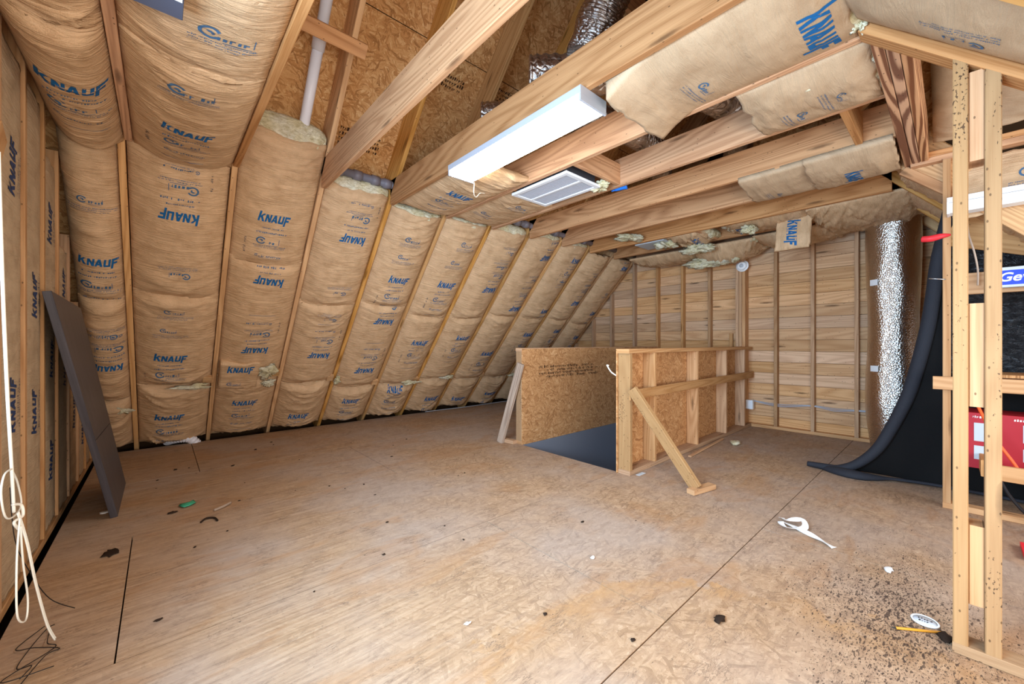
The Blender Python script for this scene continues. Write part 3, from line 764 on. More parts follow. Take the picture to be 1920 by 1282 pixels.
for x, z, sz, lab in ((.24, .73, (.13, .03, .02), 'white wool tuft in the slit of the second slope bay'),
                      (.88, .86, (.075, .10, .03), 'large white wool tuft beside the paper patch of the third bay'),
                      (.90, .72, (.06, .05, .025), 'small wool tuft low in the third bay by the block'),
                      (1.66, .70, (.03, .06, .03), 'white wool tuft left of the fifth rafter block'),
                      (-.27, .52, (.06, .04, .02), 'pale wool tuft beside the second rafter near the floor'),
                      (2.70, .60, (.12, .04, .025), 'long wool tuft in the slit of the sixth slope bay'),
                      (3.3, .64, (.1, .03, .02), 'wool tuft in the slit of the seventh slope bay'),
                      (4.75, .60, (.12, .03, .02), 'wool tuft in the slit of the ninth slope bay')):
    clump(lab, on_slope(x, z), sz, hash(lab) % 1 + int(x*100)+7, rot=SR)
# ------------------------------------------------------------------ batts under the ceiling joists
CG = 'kraft-faced batts under the ceiling joists'
def ceil_batt(label, x0, x1, y0, y1, z, words=(), **kw):
    """from y0 (far end) towards the camera side y1"""
    return batt(label, (x0, y0, z), (1, 0, 0), (0, -1, 0), x1-x0, y0-y1, words=words, group=CG, **kw)
ceil_batt('bulging ceiling batt in the corner above the left wall', -.475, -.175, 3.60, 2.32, 2.43, [(.16, .82, 1)], bulge=.12, wr=.014, ends=(.25, .5), codes=False, smile=.3)
ceil_batt('crumpled ceiling batt at the top left corner of the room', -.475, -.175, 2.36, 1.25, 2.44, [(.15, .30, 1)], bulge=.09, wr=.022, ends=(.4, .5), marks=False)
ceil_batt('wide sagging ceiling batt between the first two joists, blue lettering near its lower end', -.130, .398, 3.62, 2.30, 2.43, [(.25, .66, 1)], bulge=.10, wr=.010, ends=(.15, .7), smile=.4, logos=[(.24, 1.14, 1, .075)])
ceil_batt('second ceiling batt between the first two joists, lapping the sagging one', -.130, .398, 2.33, 1.05, 2.44, [(.28, .75, 1)], bulge=.085, wr=.01, ends=(.8, .5), marks=False, logos=[(.33, .34, 1, .08)])
ceil_batt('ceiling batt hanging below the left end of the strip light', 1.69, 2.265, 3.50, 2.30, 2.44, [(.26, .62, 1)], bulge=.05, wr=.012, ends=(.1, .6), fill=(.05, 0), codes=False)
ceil_batt('ceiling batt beside the vent grille', 2.31, 2.875, 3.50, 2.60, 2.44, (), bulge=.035, wr=.012, ends=(.2, .6), logos=[(.16, .36, 1, .055), (.30, .72, 1, .055)])
ceil_batt('long flat batt to the right of the strip light with lettering at its right end', 1.665, 2.245, 1.16, .27, 2.425, [(.36, .79, 1)], bulge=.045, wr=.004, mat='kraft_pale', ends=(.4, .5), smile=0, fill=(0, .03), logos=[(.40, .33, 1, .05)], marks=False, curl=(.10, 0), wh=.1)
ceil_batt('shorter batt hanging at the joist ends with loose wool on top', 2.28, 2.86, .78, .25, 2.42, (), bulge=.05, wr=.010, mat='kraft_pale', ends=(.6, .3), logos=[(.42, .22, 1, .05), (.34, .40, 1, .04)], fill=(0, .06))
ceil_batt('left of two flat batts below the far joists', 3.45, 4.06, 1.16, .72, 2.41, (), bulge=.05, wr=.003, mat='kraft_pale', ends=(.8, .8), smile=0, logos=[(.42, .2, 1, .035)], edge=.0)
ceil_batt('right of two flat batts below the far joists with blue lettering', 3.44, 4.09, .73, .26, 2.41, [(.36, .24, 1)], bulge=.065, wr=.006, mat='kraft_pale', ends=(.8, .4), smile=0, marks=False, edge=.0)
ceil_batt('drooping batt near the back wall above the guard wall', 5.32, 5.95, 3.3, 2.35, 2.36, (), bulge=.05, wr=.02, ends=(.2, .4), marks=False, droop=.05)
ceil_batt('drooping torn batt left of the triple post at the back wall', 5.32, 5.98, 2.42, 1.62, 2.36, (), bulge=.06, wr=.03, ends=(.5, .4), fill=(.09, .03), droop=.13)
ceil_batt('drooping batt right of the triple post at the back wall', 5.33, 5.98, 1.62, .85, 2.38, (), bulge=.05, wr=.02, ends=(.5, .4), droop=.05, marks=False)
batt('folded flap of batt with blue lettering hanging left of the foil duct top', (4.93, 1.27, 2.455), (-.15, 0, -1), (0, -1, 0), .36, .30, words=[(.19, .15, 1)], marks=False, bulge=.03, wr=.006, edge=0., group=CG, smile=0, wh=.09, ends=(.5, .5))
ceil_batt('crumpled batt over the top of the foil duct', 4.75, 5.98, .98, .20, 2.42, (), bulge=.08, wr=.03, ends=(.4, .2), marks=False, droop=.03)
ceil_batt('folded batt in the bay above the drooping torn batt', 4.72, 5.28, 1.75, .95, 2.44, [(.3, .12, 1)], bulge=.05, wr=.025, ends=(.2, .3), marks=False, fill=(.06, .03))
ceil_batt('crumpled batt in the far bay beside the blue scrap', 4.72, 5.28, 2.42, 1.98, 2.43, [(.25, .3, 1)], bulge=.06, wr=.04, ends=(.1, .1), marks=False, fill=(.1, .05))
for c, sz, lab in (((4.95, 2.52, 2.42), (.13, .10, .05), 'yellow wool tuft hanging from the far ceiling bay'),
                   ((5.15, 2.15, 2.34), (.10, .16, .05), 'torn wool hanging between the far joists'),
                   ((5.62, 2.24, 2.24), (.10, .22, .06), 'long sagging wool roll at the back wall beside the post'),
                   ((5.60, 1.98, 2.24), (.09, .12, .05), 'wool tuft just above the smoke alarm'),
                   ((4.82, 1.50, 2.37), (.07, .07, .04), 'bright yellow wool tuft near the lettered dented batt'),
                   ((4.45, 2.75, 2.46), (.16, .12, .03), 'flat white wool scrap above the far joist'),
                   ((2.42, .40, 2.47), (.12, .20, .05), 'loose wool on top of the shorter batt by the girder'),
                   ((2.16, .262, 2.46), (.03, .03, .035), 'wool at the top corner of the raked partition'),
                   ((1.85, 1.20, 2.44), (.05, .03, .05), 'wool scrap at the right end of the strip light')):
    clump(lab, c, sz, int(c[1]*100))
o = mesh('plastic_scrap', *(lambda g: (g[0], g[1]))(box_geo((4.75, 2.45, 2.425), (5.1, 2.85, 2.44))), M['paper_grey'])
tag(o, 'pale blue scrap of plastic tucked above the far joist', 'scrap')
# ------------------------------------------------------------------ batts in the left wall, the right slope and the dormer
WG = 'kraft-faced batts between the studs of the left wall'
edges = [2.12, 2.42, 2.56, 2.97, 3.38, 3.79, 4.20, 4.61, 5.02, 5.43]
WP = {2: [(.17, 1.85), (.17, .80)], 3: [(.17, 1.32), (.16, .72)], 4: [(.15, 1.78), (.2, .98), (.17, .38)], 5: [(.17, 1.45), (.2, .9)], 6: [(.2, 1.3), (.2, .55)], 7: [(.2, .75), (.2, .35)], 8: [(.2, .35)]}
for i in range(len(edges)-1):
    y0, y1 = edges[i]+.02, edges[i+1]-.02
    if y1-y0 < .15: continue
    top = min(2.42, (5.85-y1)/.92-.06)
    if top < .3: continue
    batt('tall batt in the %s stud bay of the left wall, counted from the window' % ORD[len([1 for j in range(i) if edges[j+1]-edges[j] > .2])], (XL-.003, y0, .05), (0, 1, 0), (0, 0, 1), y1-y0, top-.05, words=[(u+.01, v, 1) for u, v in WP.get(i, [])],
         bulge=.008, wr=.004, edge=-.012, lump=.008, mat='kraft_grey', group=WG, ink='ink_dark', rot90=True, ends=(.6, .6), smile=0.)
RG = 'kraft-faced batts on the right-hand slope'
def rslope(label, x1, x0, y0, y1, **kw):
    z0 = zr(y0); d = Vector((0, y1-y0, zr(y1)-z0)); W = x1-x0
    return batt(label, (x1, y0, z0+.012), (-1, 0, 0), d, W, d.length, group=RG, **kw)
rslope('broad smooth batt on the near slope right of the raked plate', 2.11, 1.50, -1.0, .26, bulge=.03, wr=.004, mat='kraft_pale', rot90=True, smile=0, logos=[(.10, 1.02, 1, .06), (.12, 1.35, 1, .05)], edge=.0, ends=(.5, .6), fill=(0, .02))
rslope('second batt on the near slope, at the top right corner', 1.48, .88, -1.0, .26, bulge=.04, wr=.004, mat='kraft_pale', rot90=True, smile=0, logos=[(.2, 1.1, 1, .05)], edge=.0)
rslope('batt on the far slope behind the foil duct and the raked board', 5.28, 4.72, -.6, .30, bulge=.05, wr=.012, logos=[(.3, .75, -1, .07)])
rslope('batt on the far slope just past the dormer wall', 4.68, 4.12, -.6, .30, bulge=.06, wr=.012, logos=[(.3, .8, -1, .07)])
DG = 'batts on the dormer slope seen through the opening'
DD = Vector((-.93, 0, .81)).normalized()
for y1, y0, lab in ((.10, -.13, 'narrow pale batt on the dormer slope beside the triple beam'), (-.17, -.64, 'pale batt on the dormer slope behind the near partition studs')):
    batt(lab, (3.99, y1, 2.50), (0, -1, 0), DD, y1-y0, 1.0, bulge=.05, wr=.006, mat='kraft_pale', group=DG, ends=(.3, .5), logos=[(.25, .4, 1, .06)] if y0 < -.3 else ())
batt('upright batt on the far dormer wall above the white strip light', (XD+.06, .012, 1.98), (0, -1, 0), (0, 0, 1), .55, .38, bulge=.03, wr=.004, group=DG, smile=0, logos=[(.36, .22, 1, .06)], mat='kraft')

# ------------------------------------------------------------------ stair guard walls
t = thing('guard_wall', 'open stud guard wall with a diagonal prop on the near side of the stair opening', 'guard wall', (4.5, 1.88, 0))
y0, y1 = 1.83, 1.945; gy = (y0+y1)/2; gw = y1-y0
lumber('bottom_plate', (2.97, gy, .019), (5.99, gy, .019), gw, .038, (0, 1, 0), 'stud', t)
lumber('top_plate', (2.955, gy, 1.056), (5.99, gy, 1.056), gw+.004, .038, (0, 1, 0), 'stud', t)
lumber('end_post', (2.99, gy, 0.0385), (2.99, gy, 1.036), gw, .04, (0, 1, 0), 'pale_stud', t)
for x in (3.40, 4.30, 5.10, 5.72): lumber('stud', (x, gy, .039), (x, gy, 1.036), gw, .038, (0, 1, 0), 'stud', t)
a = panel('osb_sheet', 2.958, 4.6, 1.9465, 1.958, .0, 1.075, 'guard_osb', t, (0, 2)); panel('osb_sheet', 4.603, 5.99, 1.9465, 1.958, .0, 1.075, 'guard_osb', t, (0, 2))
lumber('rail', (2.955, 1.82, .685), (5.99, 1.82, .70), .085, .019, (0, 0, 1), 'stud', t)
lumber('prop', (2.94, 1.79, .74), (3.02, 1.30, .035), .088, .038, (0, 1, .3), 'pale_stud', t)
lumber('floor_block', (2.94, 1.305, .021), (3.19, 1.25, .021), .065, .038, (0, 1, 0), 'stud', t)
t2 = thing('guard_wall', 'guard wall faced with an OSB sheet on the far side of the stair opening', 'guard wall', (4.5, 3.22, 0))
panel('osb_sheet', 2.985, 5.40, 3.175, 3.187, 0.001, 1.06, 'guard_osb', t2, (0, 2)); panel('osb_sheet', 5.403, 5.99, 3.175, 3.187, 0.001, 1.06, 'guard_osb', t2, (0, 2))
for x in (3.0, 3.6, 4.2, 4.8, 5.4, 5.95): lumber('stud', (x, 3.233, .039), (x, 3.233, 1.03), .089, .038, (0, 1, 0), 'pale_stud', t2)
lumber('bottom_plate', (2.985, 3.233, .02), (5.99, 3.233, .02), .089, .038, (0, 1, 0), 'stud', t2)
lumber('top_plate', (2.982, 3.233, 1.05), (5.99, 3.233, 1.05), .1, .038, (0, 1, 0), 'stud', t2)
lumber('prop', (2.955, 3.17, .90), (2.88, 3.43, .0), .088, .038, (0, 1, .2), 'grey_wood', t2)
lumber('floor_block', (2.95, 3.26, .02), (2.93, 3.42, .02), .07, .038, (1, 0, 0), 'stud', t2)
def Pg(u, v, off): return np.stack([u, u*0+3.175-off, v], -1)
q = []
for i in range(4): q += ticks(3.35+.1*(i % 2), .72+i*.038, 1.0, .032, rn)
print_mesh('stamp', [[(2*3.85-a, b) for a, b in r] for r in q], Pg, 'ink_black', t2, lambda a, b: (a, b), (-9, 99, -9, 99), .0012)
def Pg2(u, v, off): return np.stack([u, u*0+1.9465-off, v], -1)
o = tube('cable_end', [(2.97, 1.96, .84), (2.95, 2.0, .87), (2.94, 2.03, .915), (2.945, 2.035, .93)], lambda s: .006 if s < .8 else .013, 'cord_white', None, 8, 4); tag(o, 'short white cable end sticking out of the guard wall post', 'cable')

# ------------------------------------------------------------------ light fixtures, grille, smoke alarm, outlet
def strip_light(label, x0, x1, y0, y1, z0, z1, lit):
    t = thing('strip_light', label, 'light', ((x0+x1)/2, (y0+y1)/2, z0), 'four-foot strip lights')
    e = .012
    V = []; F = []                                     # housing: an open channel, with the diffuser hanging below it
    box('housing', (x0, y0, z0+.035), (x1, y1, z1), 'grey_enamel', t)
    r = [(x0+.004, z0+.034), (x0+.004, z0+.012), (x0+.02, z0), (x1-.02, z0), (x1-.004, z0+.012), (x1-.004, z0+.034)]
    for k, y in enumerate((y0+e, y1-e)):
        V += [(x, y, z) for x, z in r]
    n = len(r); F = [(i, i+n, (i+1) % n+n, (i+1) % n) for i in range(n)]
    mesh('diffuser', V, F, M['diffuser' if lit else 'white_plastic'], t)
    for y in (y0, y1-e): box('end_cap', (x0+.001, y, z0-.001), (x1-.001, y+e, z0+.036), 'grey_enamel', t)
    return t
fx = strip_light('lit four-foot white strip light hanging from the ceiling joist', 1.575, 1.795, 1.25, 2.47, 2.352, 2.428, True)
o = tube('pull_cord', [(1.79, 2.44, 2.35), (1.80, 2.46, 2.28), (1.85, 2.50, 2.27), (1.92, 2.54, 2.33), (2.0, 2.58, 2.36)], .0025, 'cord_white', fx, 6, 5)
t = thing('strip_light', 'unlit white strip light behind the studs of the near partition', 'light', (3.9, -.5, 1.98), 'four-foot strip lights')
box('housing', (3.90, -1.2, 2.055), (3.99, .034, 2.09), 'white_enamel', t); box('diffuser', (3.895, -1.19, 1.985), (3.995, .022, 2.052), 'white_plastic', t)
for y in (-1.2, .0225): box('end_cap', (3.892, y, 1.98), (3.997, y+.012, 2.06), 'white_enamel', t)
t = thing('vent_grille', 'square white vent grille set between two ceiling joists', 'vent', (2.5, 2.25, 2.39), )
x0, x1, y0, y1, zg = 2.28, 2.70, 1.94, 2.56, 2.405
for lo, hi in (((x0, y0, zg), (x1, y0+.035, zg+.02)), ((x0, y1-.035, zg), (x1, y1, zg+.02)), ((x0, y0+.035, zg), (x0+.035, y1-.035, zg+.02)), ((x1-.035, y0+.035, zg), (x1, y1-.035, zg+.02)), ((x0+.2, y0+.035, zg+.001), (x0+.222, y1-.035, zg+.018))):
    box('frame_bar', lo, hi, 'white_enamel', t)
n = 36
for k in range(n):
    y = y0+.042+(y1-y0-.084)*k/(n-1); box('slat', (x0+.036, y-.0055, zg+.006), (x1-.036, y+.0045, zg+.012), 'grille_grey', t)
box('filter', (x0+.03, y0+.03, zg+.014), (x1-.03, y1-.03, zg+.022), 'grille_grey', t)
box('duct_box', (x0+.03, y0+.03, zg+.025), (x1-.03, y1-.03, zg+.2), 'bin_metal', t)
t = thing('smoke_alarm', 'round white smoke alarm on the triple post of the back wall', 'smoke alarm', (5.91, 1.92, 2.17))
lathe('base', (5.914, 1.92, 2.17), (-1, 0, 0), [(0, 0), (.078, 0), (.078, .012), (.066, .018), (0, .018)], 'white_plastic', t)
lathe('cover', (5.896, 1.92, 2.17), (-1, 0, 0), [(.062, 0), (.058, .022), (.044, .032), (.03, .03), (0, .03)], 'white_plastic', t)
lathe('button', (5.866, 1.92, 2.17), (-1, 0, 0), [(.026, 0), (.024, .006), (0, .007)], 'paper_grey', t, 16)
t = thing('outlet_box', 'small white outlet box low on the back wall by the guard wall', 'outlet box', (5.95, 1.83, .24))
box('box', (5.925, 1.80, .235), (5.99, 1.885, .355), 'white_plastic', t); box('cover_plate', (5.92, 1.806, .242), (5.926, 1.879, .348), 'white_enamel', t)
t = thing('cable', 'grey cables running through the studs low on the back wall', 'cable', (6, 1.2, .33))
for dz in (0, .014, .03): tube('strand', [(5.98, 1.80, .34+dz*.3), (5.985, 1.5, .30+dz), (5.98, 1.17, .345+dz*.4), (5.985, .95, .315+dz), (5.98, .74, .34+dz*.4), (5.985, .5, .33+dz)], .004, 'grey_enamel', t, 6, 6)
o = tube('cable', [(3.2, 5.70, .012), (4.0, 5.66, .012), (4.8, 5.70, .012), (5.4, 5.68, .012)], .006, 'grey_enamel', None, 6, 5); tag(o, 'white cable lying along the floor edge under the slope', 'cable')
lumber_o = lumber('offcut', (6.02, 2.10, .98), (6.02, 2.10, 1.26), .045, .02, (0, 1, 0), 'stud', wb)
o = mesh('junction_box', *box_geo((3.035, 4.40, 1.545), (3.10, 4.46, 1.63))[:2], M['white_plastic']); tag(o, 'small white plate on the seventh slope rafter', 'plate')
o.rotation_euler = (0, 0, 0)

t = thing('wire_nut', 'bright blue plastic cap hanging beside the right corner of the vent grille', 'wire nut', (2.9, 1.88, 2.4))
tube('cap', [(2.90, 1.93, 2.432), (2.905, 1.90, 2.436), (2.915, 1.85, 2.44), (2.92, 1.83, 2.442)], lambda s_: .012+.016*s_, 'blue', t, 10, 4)
tube('neck', [(2.895, 1.96, 2.43), (2.90, 1.93, 2.432)], .008, 'blue', t, 8, 0)
o = clump('dusty grey tape and wool wrapped at the right corner of the vent grille', (2.74, 1.97, 2.43), (.05, .07, .03), 77)
# ------------------------------------------------------------------ pipes and ducts
t = thing('vent_pipe', 'white plastic vent pipe rising along the roof sheathing left of the ceiling beam', 'pipe', (.84, 3.4, 2.6))
p = lambda z, h: Vector((.83, SY(z), z))+RN*h
tube('pipe', [p(2.55, -.06), p(3.16, -.06)], .036, 'white_pvc', t, 16, 0); tube('coupling', [p(3.155, -.06), p(3.25, -.06)], .043, 'white_pvc', t, 16, 0); tube('pipe', [p(3.24, -.06), p(3.55, -.06), p(3.8, -.06)], .036, 'white_pvc', t, 16, 0)
gp = thing('drain_pipe', 'grey plastic pipe with couplings running through the rafters above the slope batts', 'pipe', (2, 3.55, 2.6))
py, pz = SY(2.58)+.035, 2.61
tube('pipe', [(1.06, py, pz), (6.0, py, pz-.06)], .034, 'grey_pvc', gp, 14, 0)
for x in (1.14, 1.30, 1.46, 1.57, 3.08, 3.22, 3.36, 3.9, 4.5): tube('coupling', [(x-.035, py, pz-.012*(x-1)), (x+.035, py, pz-.012*(x-1))], .044, 'grey_pvc', gp, 14, 0)
t = thing('foil_duct', 'tall foil-wrapped flexible duct standing against the back wall', 'duct', (5.68, .42, 0))
V = []; F = []; U = []; n1, n2 = 40, 60
for j in range(n2+1):
    s = j/n2; z = .0+2.46*s
    r = .205+.012*math.sin(s*9)-.035*max(0, 1-s*5)
    cx_, cy_ = 5.70-.02*s, .43+.0*s
    for i in range(n1):
        a = 2*math.pi*i/n1; k = r*(1+.035*float(fbm(np.array(a*1.6 if a < math.pi else (2*math.pi-a)*1.6), np.array(z*3.), 3))+.012*math.sin(a*5+z*1.3))
        V.append((cx_+k*math.cos(a), cy_+k*math.sin(a), z))
for j in range(n2):
    for i in range(n1): i2 = (i+1) % n1; F.append((j*n1+i, j*n1+i2, (j+1)*n1+i2, (j+1)*n1+i))
mesh('sleeve', V, F, M['foil'], t, None, True)
for z, dy in ((.86, .06), (1.75, .04)):
    a = math.radians(205); V = []
    for zz in (z-.03, z+.03):
        for k in range(5): aa = math.radians(132+k*5+dy*60); V.append((5.69+.222*math.cos(aa), .43+.222*math.sin(aa), zz))
    V += [(x-.004*0+.006, y, q) for x, y, q in V]
    F = [(k, k+1, k+6, k+5) for k in range(4)]+[(k+10, k+15, k+16, k+11) for k in range(4)]
    mesh('tape_patch', V, F, M['white_plastic'], t)
def flex(label, pts, r, mat):
    def R(s): return r*(1+.05*math.sin(s*260)+.04*math.sin(s*31))
    V, F, U = tube_geo(pts, R, 18, True, 40); o = mesh('flex_duct', V, F, M[mat], None, U, True); tag(o, label, 'duct', 'flexible foil ducts above the joists'); return o
flex('foil flexible duct rising to the ridge above the long beam', [(1.85, 1.42, 2.78), (1.87, 1.36, 2.95), (1.86, 1.25, 3.15), (1.72, 1.15, 3.45), (1.5, 1.1, 3.8)], .12, 'dark_foil')
flex('crumpled foil duct lying across the joists near the girder', [(1.7, 1.75, 2.77), (2.2, 1.3, 2.77), (2.9, 1.05, 2.79), (3.6, 1.2, 2.78), (4.5, 1.6, 2.78)], .11, 'dark_foil')
flex('second foil duct behind the vent grille', [(1.75, 2.3, 2.77), (2.45, 1.72, 2.77), (3.3, 1.75, 2.77), (4.3, 2.3, 2.77)], .10, 'dark_foil')
t = thing('dryer_hose', 'white corrugated hose end poking out at the floor edge under the slope', 'hose', (.2, 5.8, 0))
V, F, U = tube_geo([(.06, 5.86, .03), (.10, 5.80, .05), (.17, 5.74, .065), (.25, 5.72, .05), (.31, 5.74, -.02)], lambda s: .047*(1+.10*math.sin(s*85)), 16, True, 14); mesh('corrugated_tube', V, F, M['white_pvc'], t, U, True)

# ------------------------------------------------------------------ dark slab leaning at the left
t = thing('leaning_board', 'long dark brown laminate board leaning on the left wall', 'board', (-.25, 3.8, 0))
P0, P1, P2, P3 = Vector((-.205, 3.62, 0.004)), Vector((-.205, 4.42, 0.004)), Vector((-.415, 4.08, 1.37)), Vector((-.44, 3.26, 1.41))
n_ = (P1-P0).cross(P3-P0).normalized(); n_ = n_ if n_.x > 0 else -n_
def slabpart(name, a, b, th, mat, o0=0.):
    L = lambda s, t_: (P0*(1-s)+P1*s)*(1-t_)+(P3*(1-s)+P2*s)*t_
    q = [L(0.0+o0, a), L(1-o0, a), L(1-o0, b), L(0.0+o0, b)]
    V = [p for p in q]+[p-n_*th for p in q]; U = [(0, 0), (.8, 0), (.8, 1), (0, 1)]*2
    F = [(0, 1, 2, 3), (7, 6, 5, 4), (0, 4, 5, 1), (1, 5, 6, 2), (2, 6, 7, 3), (3, 7, 4, 0)]
    return mesh(name, V, F, M[mat], t, [(u[1], u[0]) for u in U])
slabpart('lower_panel', 0., .375, .034, 'espresso'); slabpart('upper_panel', .378, 1., .034, 'espresso')
e = P0-n_*.017; f_ = P3-n_*.017
lumber('edge_strip', e-(P1-P0).normalized()*.004, f_-(P1-P0).normalized()*.004, .036, .007, n_, 'espresso', t)
# slate sheet under the ceiling batts at the very top
t = thing('roof_sheet', 'slate grey flat sheet tucked under the ceiling batts at the top left', 'sheet', (-.02, 1.8, 2.3))
box('sheet', (-.12, 1.4, 2.312), (.062, 1.888, 2.324), 'slate', t); box('sticker', (.02, 1.42, 2.3105), (.058, 1.79, 2.3118), 'white_plastic', t)

# ------------------------------------------------------------------ black curtain closing off the dormer storage
cv = [(-.02, 2.30), (.07, 1.8), (.10, 1.5), (.13, 1.25), (.18, .97), (.24, .70), (.33, .44), (.42, .24), (.54, .10), (.66, .035), (.78, .02), (.88, .012)]
t = thing('black_curtain', 'black felt curtain sweeping from the partition down onto the floor beside the foil duct', 'curtain', (4.6, -.3, 0))
V = []; F = []; U = []; ne = len(cv); nr = 26
def fine_curve(n=40):
    g_ = tube_geo([(0, a, b) for a, b in cv], .001, 3, False, 5)[0]
    c = [sum((g_[i+k] for k in range(3)), Vector())/3 for i in range(0, len(g_), 3)]; return [(p.y, p.z) for p in c]
FC = fine_curve(); n1 = len(FC)
for j, (y, z) in enumerate(FC):
    for i in range(nr+1):
        s = i/nr; yy = y*(1-s)+(-1.5)*s if True else 0
        low = max(0, 1-z/.5)
        xx = 4.52+.05*math.sin(s*16+z*1.5)*s+.10*math.sin(s*5)*(1-s)*(1-.3*z)
        zz = z if z > .0 else 0
        back = min(1, s*5)
        zz = z*(1-low*back*.0)
        V.append((xx+low*.10*back*(1-back)-low*.10*(1-back), yy, max(.006, zz*(1-.95*low*back) if low > 0 else zz))); U.append((s, z))
for j in range(n1-1):
    for i in range(nr): k = j*(nr+1)+i; F.append((k, k+nr+1, k+nr+2, k+1))
nv_ = len(V); U = U+U; V += [(x+.012, y, z+.001) for x, y, z in V]; F += [tuple(reversed([q+nv_ for q in f])) for f in F]
mesh('cloth', V, F, M['black_felt'], t, U, True)
edge_pts = [(4.505-(.11*max(0, 1-z/.5)), y+.012, max(z, .03)) for y, z in FC]
V, F, U = tube_geo(edge_pts, lambda s: .042+.012*math.sin(s*3)-.022*s, 10, True, 0)
mesh('rolled_hem', V, F, M['black_felt_edge'], t, U, True)
hem2 = [(4.53, .88, .016), (4.40, .74, .02), (4.33, .58, .024), (4.36, .45, .03), (4.45, .30, .03), (4.5, .05, .03), (4.48, -.4, .03)]
V, F, U = tube_geo(hem2, lambda s_: .016+.045*math.sin(min(1, s_*1.6)*math.pi)**1.5, 12, True, 8)
mesh('floor_fold', [(p.x, p.y, max(.002, .002+(p.z-.002)*.75)) for p in V], F, M['black_felt_edge'], t, U, True)
# crinkled black plastic at the back of the storage
V = []; F = []; nx, nz = 60, 60
for j in range(nz+1):
    for i in range(nx+1):
        y = .02-1.5*i/nx; z = .9+1.05*j/nz-.35*(i/nx)*(j/nz)
        V.append((4.46+.03*float(fbm(np.array(y*7.), np.array(z*9.), 4)), y, z))
for j in range(nz):
    for i in range(nx): k = j*(nx+1)+i; F.append((k, k+nx+1, k+nx+2, k+1))
nv_ = len(V); V += [(x+.012, y, z) for x, y, z in V]; F += [tuple(reversed([q+nv_ for q in f])) for f in F]
o = mesh('plastic_sheeting', V, F, M['black_quilt'], None, None, True); tag(o, 'crinkled black plastic sheeting hanging behind the storage shelves', 'sheeting')
# ------------------------------------------------------------------ storage shelves behind the partition
t = thing('storage_shelf', 'rough timber storage shelf with two tiers behind the near partition', 'shelf', (4, -.5, 0))
lumber('rail', (XD-.02, .10, .855), (XD-.02, -1.4, .855), .088, .036, (0, 0, 1), 'stud', t)
panel('shelf_board', XD, XD+.42, -1.4, .0, .905, .923, 'guard_osb', t); lumber('rail', (XD+.42, 0.0, .855), (XD+.42, -1.4, .855), .088, .036, (0, 0, 1), 'stud', t)
lumber('upper_rail', (XD+.02, -.06, 1.52), (XD+.02, -1.4, 1.52), .14, .036, (0, 0, 1), 'stud', t)
lumber('lower_rail', (XD-.25, -.14, .35), (XD-.25, -1.4, .35), .088, .036, (0, 0, 1), 'stud', t)
lumber('cross_piece', (XD-.24, -.125, .36), (XD+.40, -.125, .34), .10, .036, (0, 0, 1), 'stud', t)
lumber('slope_board', (XD+.43, .02, 1.98), (XD+.43, -1.3, 1.50), .24, .02, (0, .35, .93), 'rafter', t)
t = thing('parts_box', 'red printed carton standing on the lower shelf', 'carton', (4.2, -.5, .39))
x0 = 4.03
box('carton', (x0, -.95, .30), (x0+.28, -.06, .665), 'red', t)
for y0_, y1_, z0_, z1_ in ((-.40, -.285, .5, .61), (-.40, -.285, .38, .46), (-.13, -.085, .48, .60), (-.13, -.085, .36, .45)): box('printed_picture', (x0-.002, y0_, z0_), (x0-.0005, y1_, z1_), 'paper_grey', t)
rq = random.Random(9)
def Pr(u, v, off): return np.stack([u*0+x0-off, -u, v], -1)
print_mesh('printed_text', ticks(.25, .632, .13, .016, rq)+ticks(.08, .632, .1, .016, rq), Pr, 'white_plastic', t, lambda a, b: (a, b), (-9, 99, -9, 99), .001)
t = thing('label_box', 'small grey carton with a blue panel on the upper shelf rail', 'carton', (3.95, -.3, 1.5))
box('carton', (3.94, -.335, 1.475), (4.0, -.17, 1.60), 'paper_grey', t); box('blue_panel', (3.9385, -.305, 1.49), (3.9395, -.172, 1.58), 'label_blue', t)
def text_on(name, s, size, P, mat, parent, shear=.25):
    c = bpy.data.curves.new(name, 'FONT'); c.body = s; c.size = size; c.shear = shear; c.offset = size*.02
    o = bpy.data.objects.new(name, c); COL.objects.link(o); dg = bpy.context.evaluated_depsgraph_get(); me = o.evaluated_get(dg).to_mesh()
    vs = np.array([v.co[:2] for v in me.vertices]); fs = [tuple(p.vertices) for p in me.polygons]; o.evaluated_get(dg).to_mesh_clear()
    bpy.data.objects.remove(o); W_ = P(vs[:, 0], vs[:, 1], .0008); return mesh(name, [tuple(v) for v in W_], fs, M[mat], parent)
text_on('printed_text', 'Gev', .075, lambda u, v, off: np.stack([u*0+3.9385-off, -.18-u, 1.513+v], -1), 'white_plastic', t)
o = tube('power_cord', [(4.0, -.06, .84), (3.93, -.1, .72), (3.85, -.16, .55), (3.80, -.24, .40), (3.72, -.30, .26), (3.6, -.42, .05), (3.5, -.6, .012)], .008, 'orange', None, 8, 6); tag(o, 'orange power cord hanging in front of the red carton', 'cord')
o = tube('power_cord', [(3.95, -.17, .33), (3.88, -.22, .2), (3.80, -.3, .1), (3.7, -.4, .06), (3.6, -.6, .05)], .009, 'black_cord', None, 8, 6); tag(o, 'black power cord curving below the lower shelf', 'cord')
o = tube('hanging_wire', [(3.97, -.055, 1.97), (3.965, -.06, 1.85), (3.96, -.085, 1.72), (3.96, -.1, 1.6), (3.96, -.1, 1.5)], .005, 'grey_wood', None, 6, 5); tag(o, 'thin grey wire hanging in the gap between partition studs', 'wire')
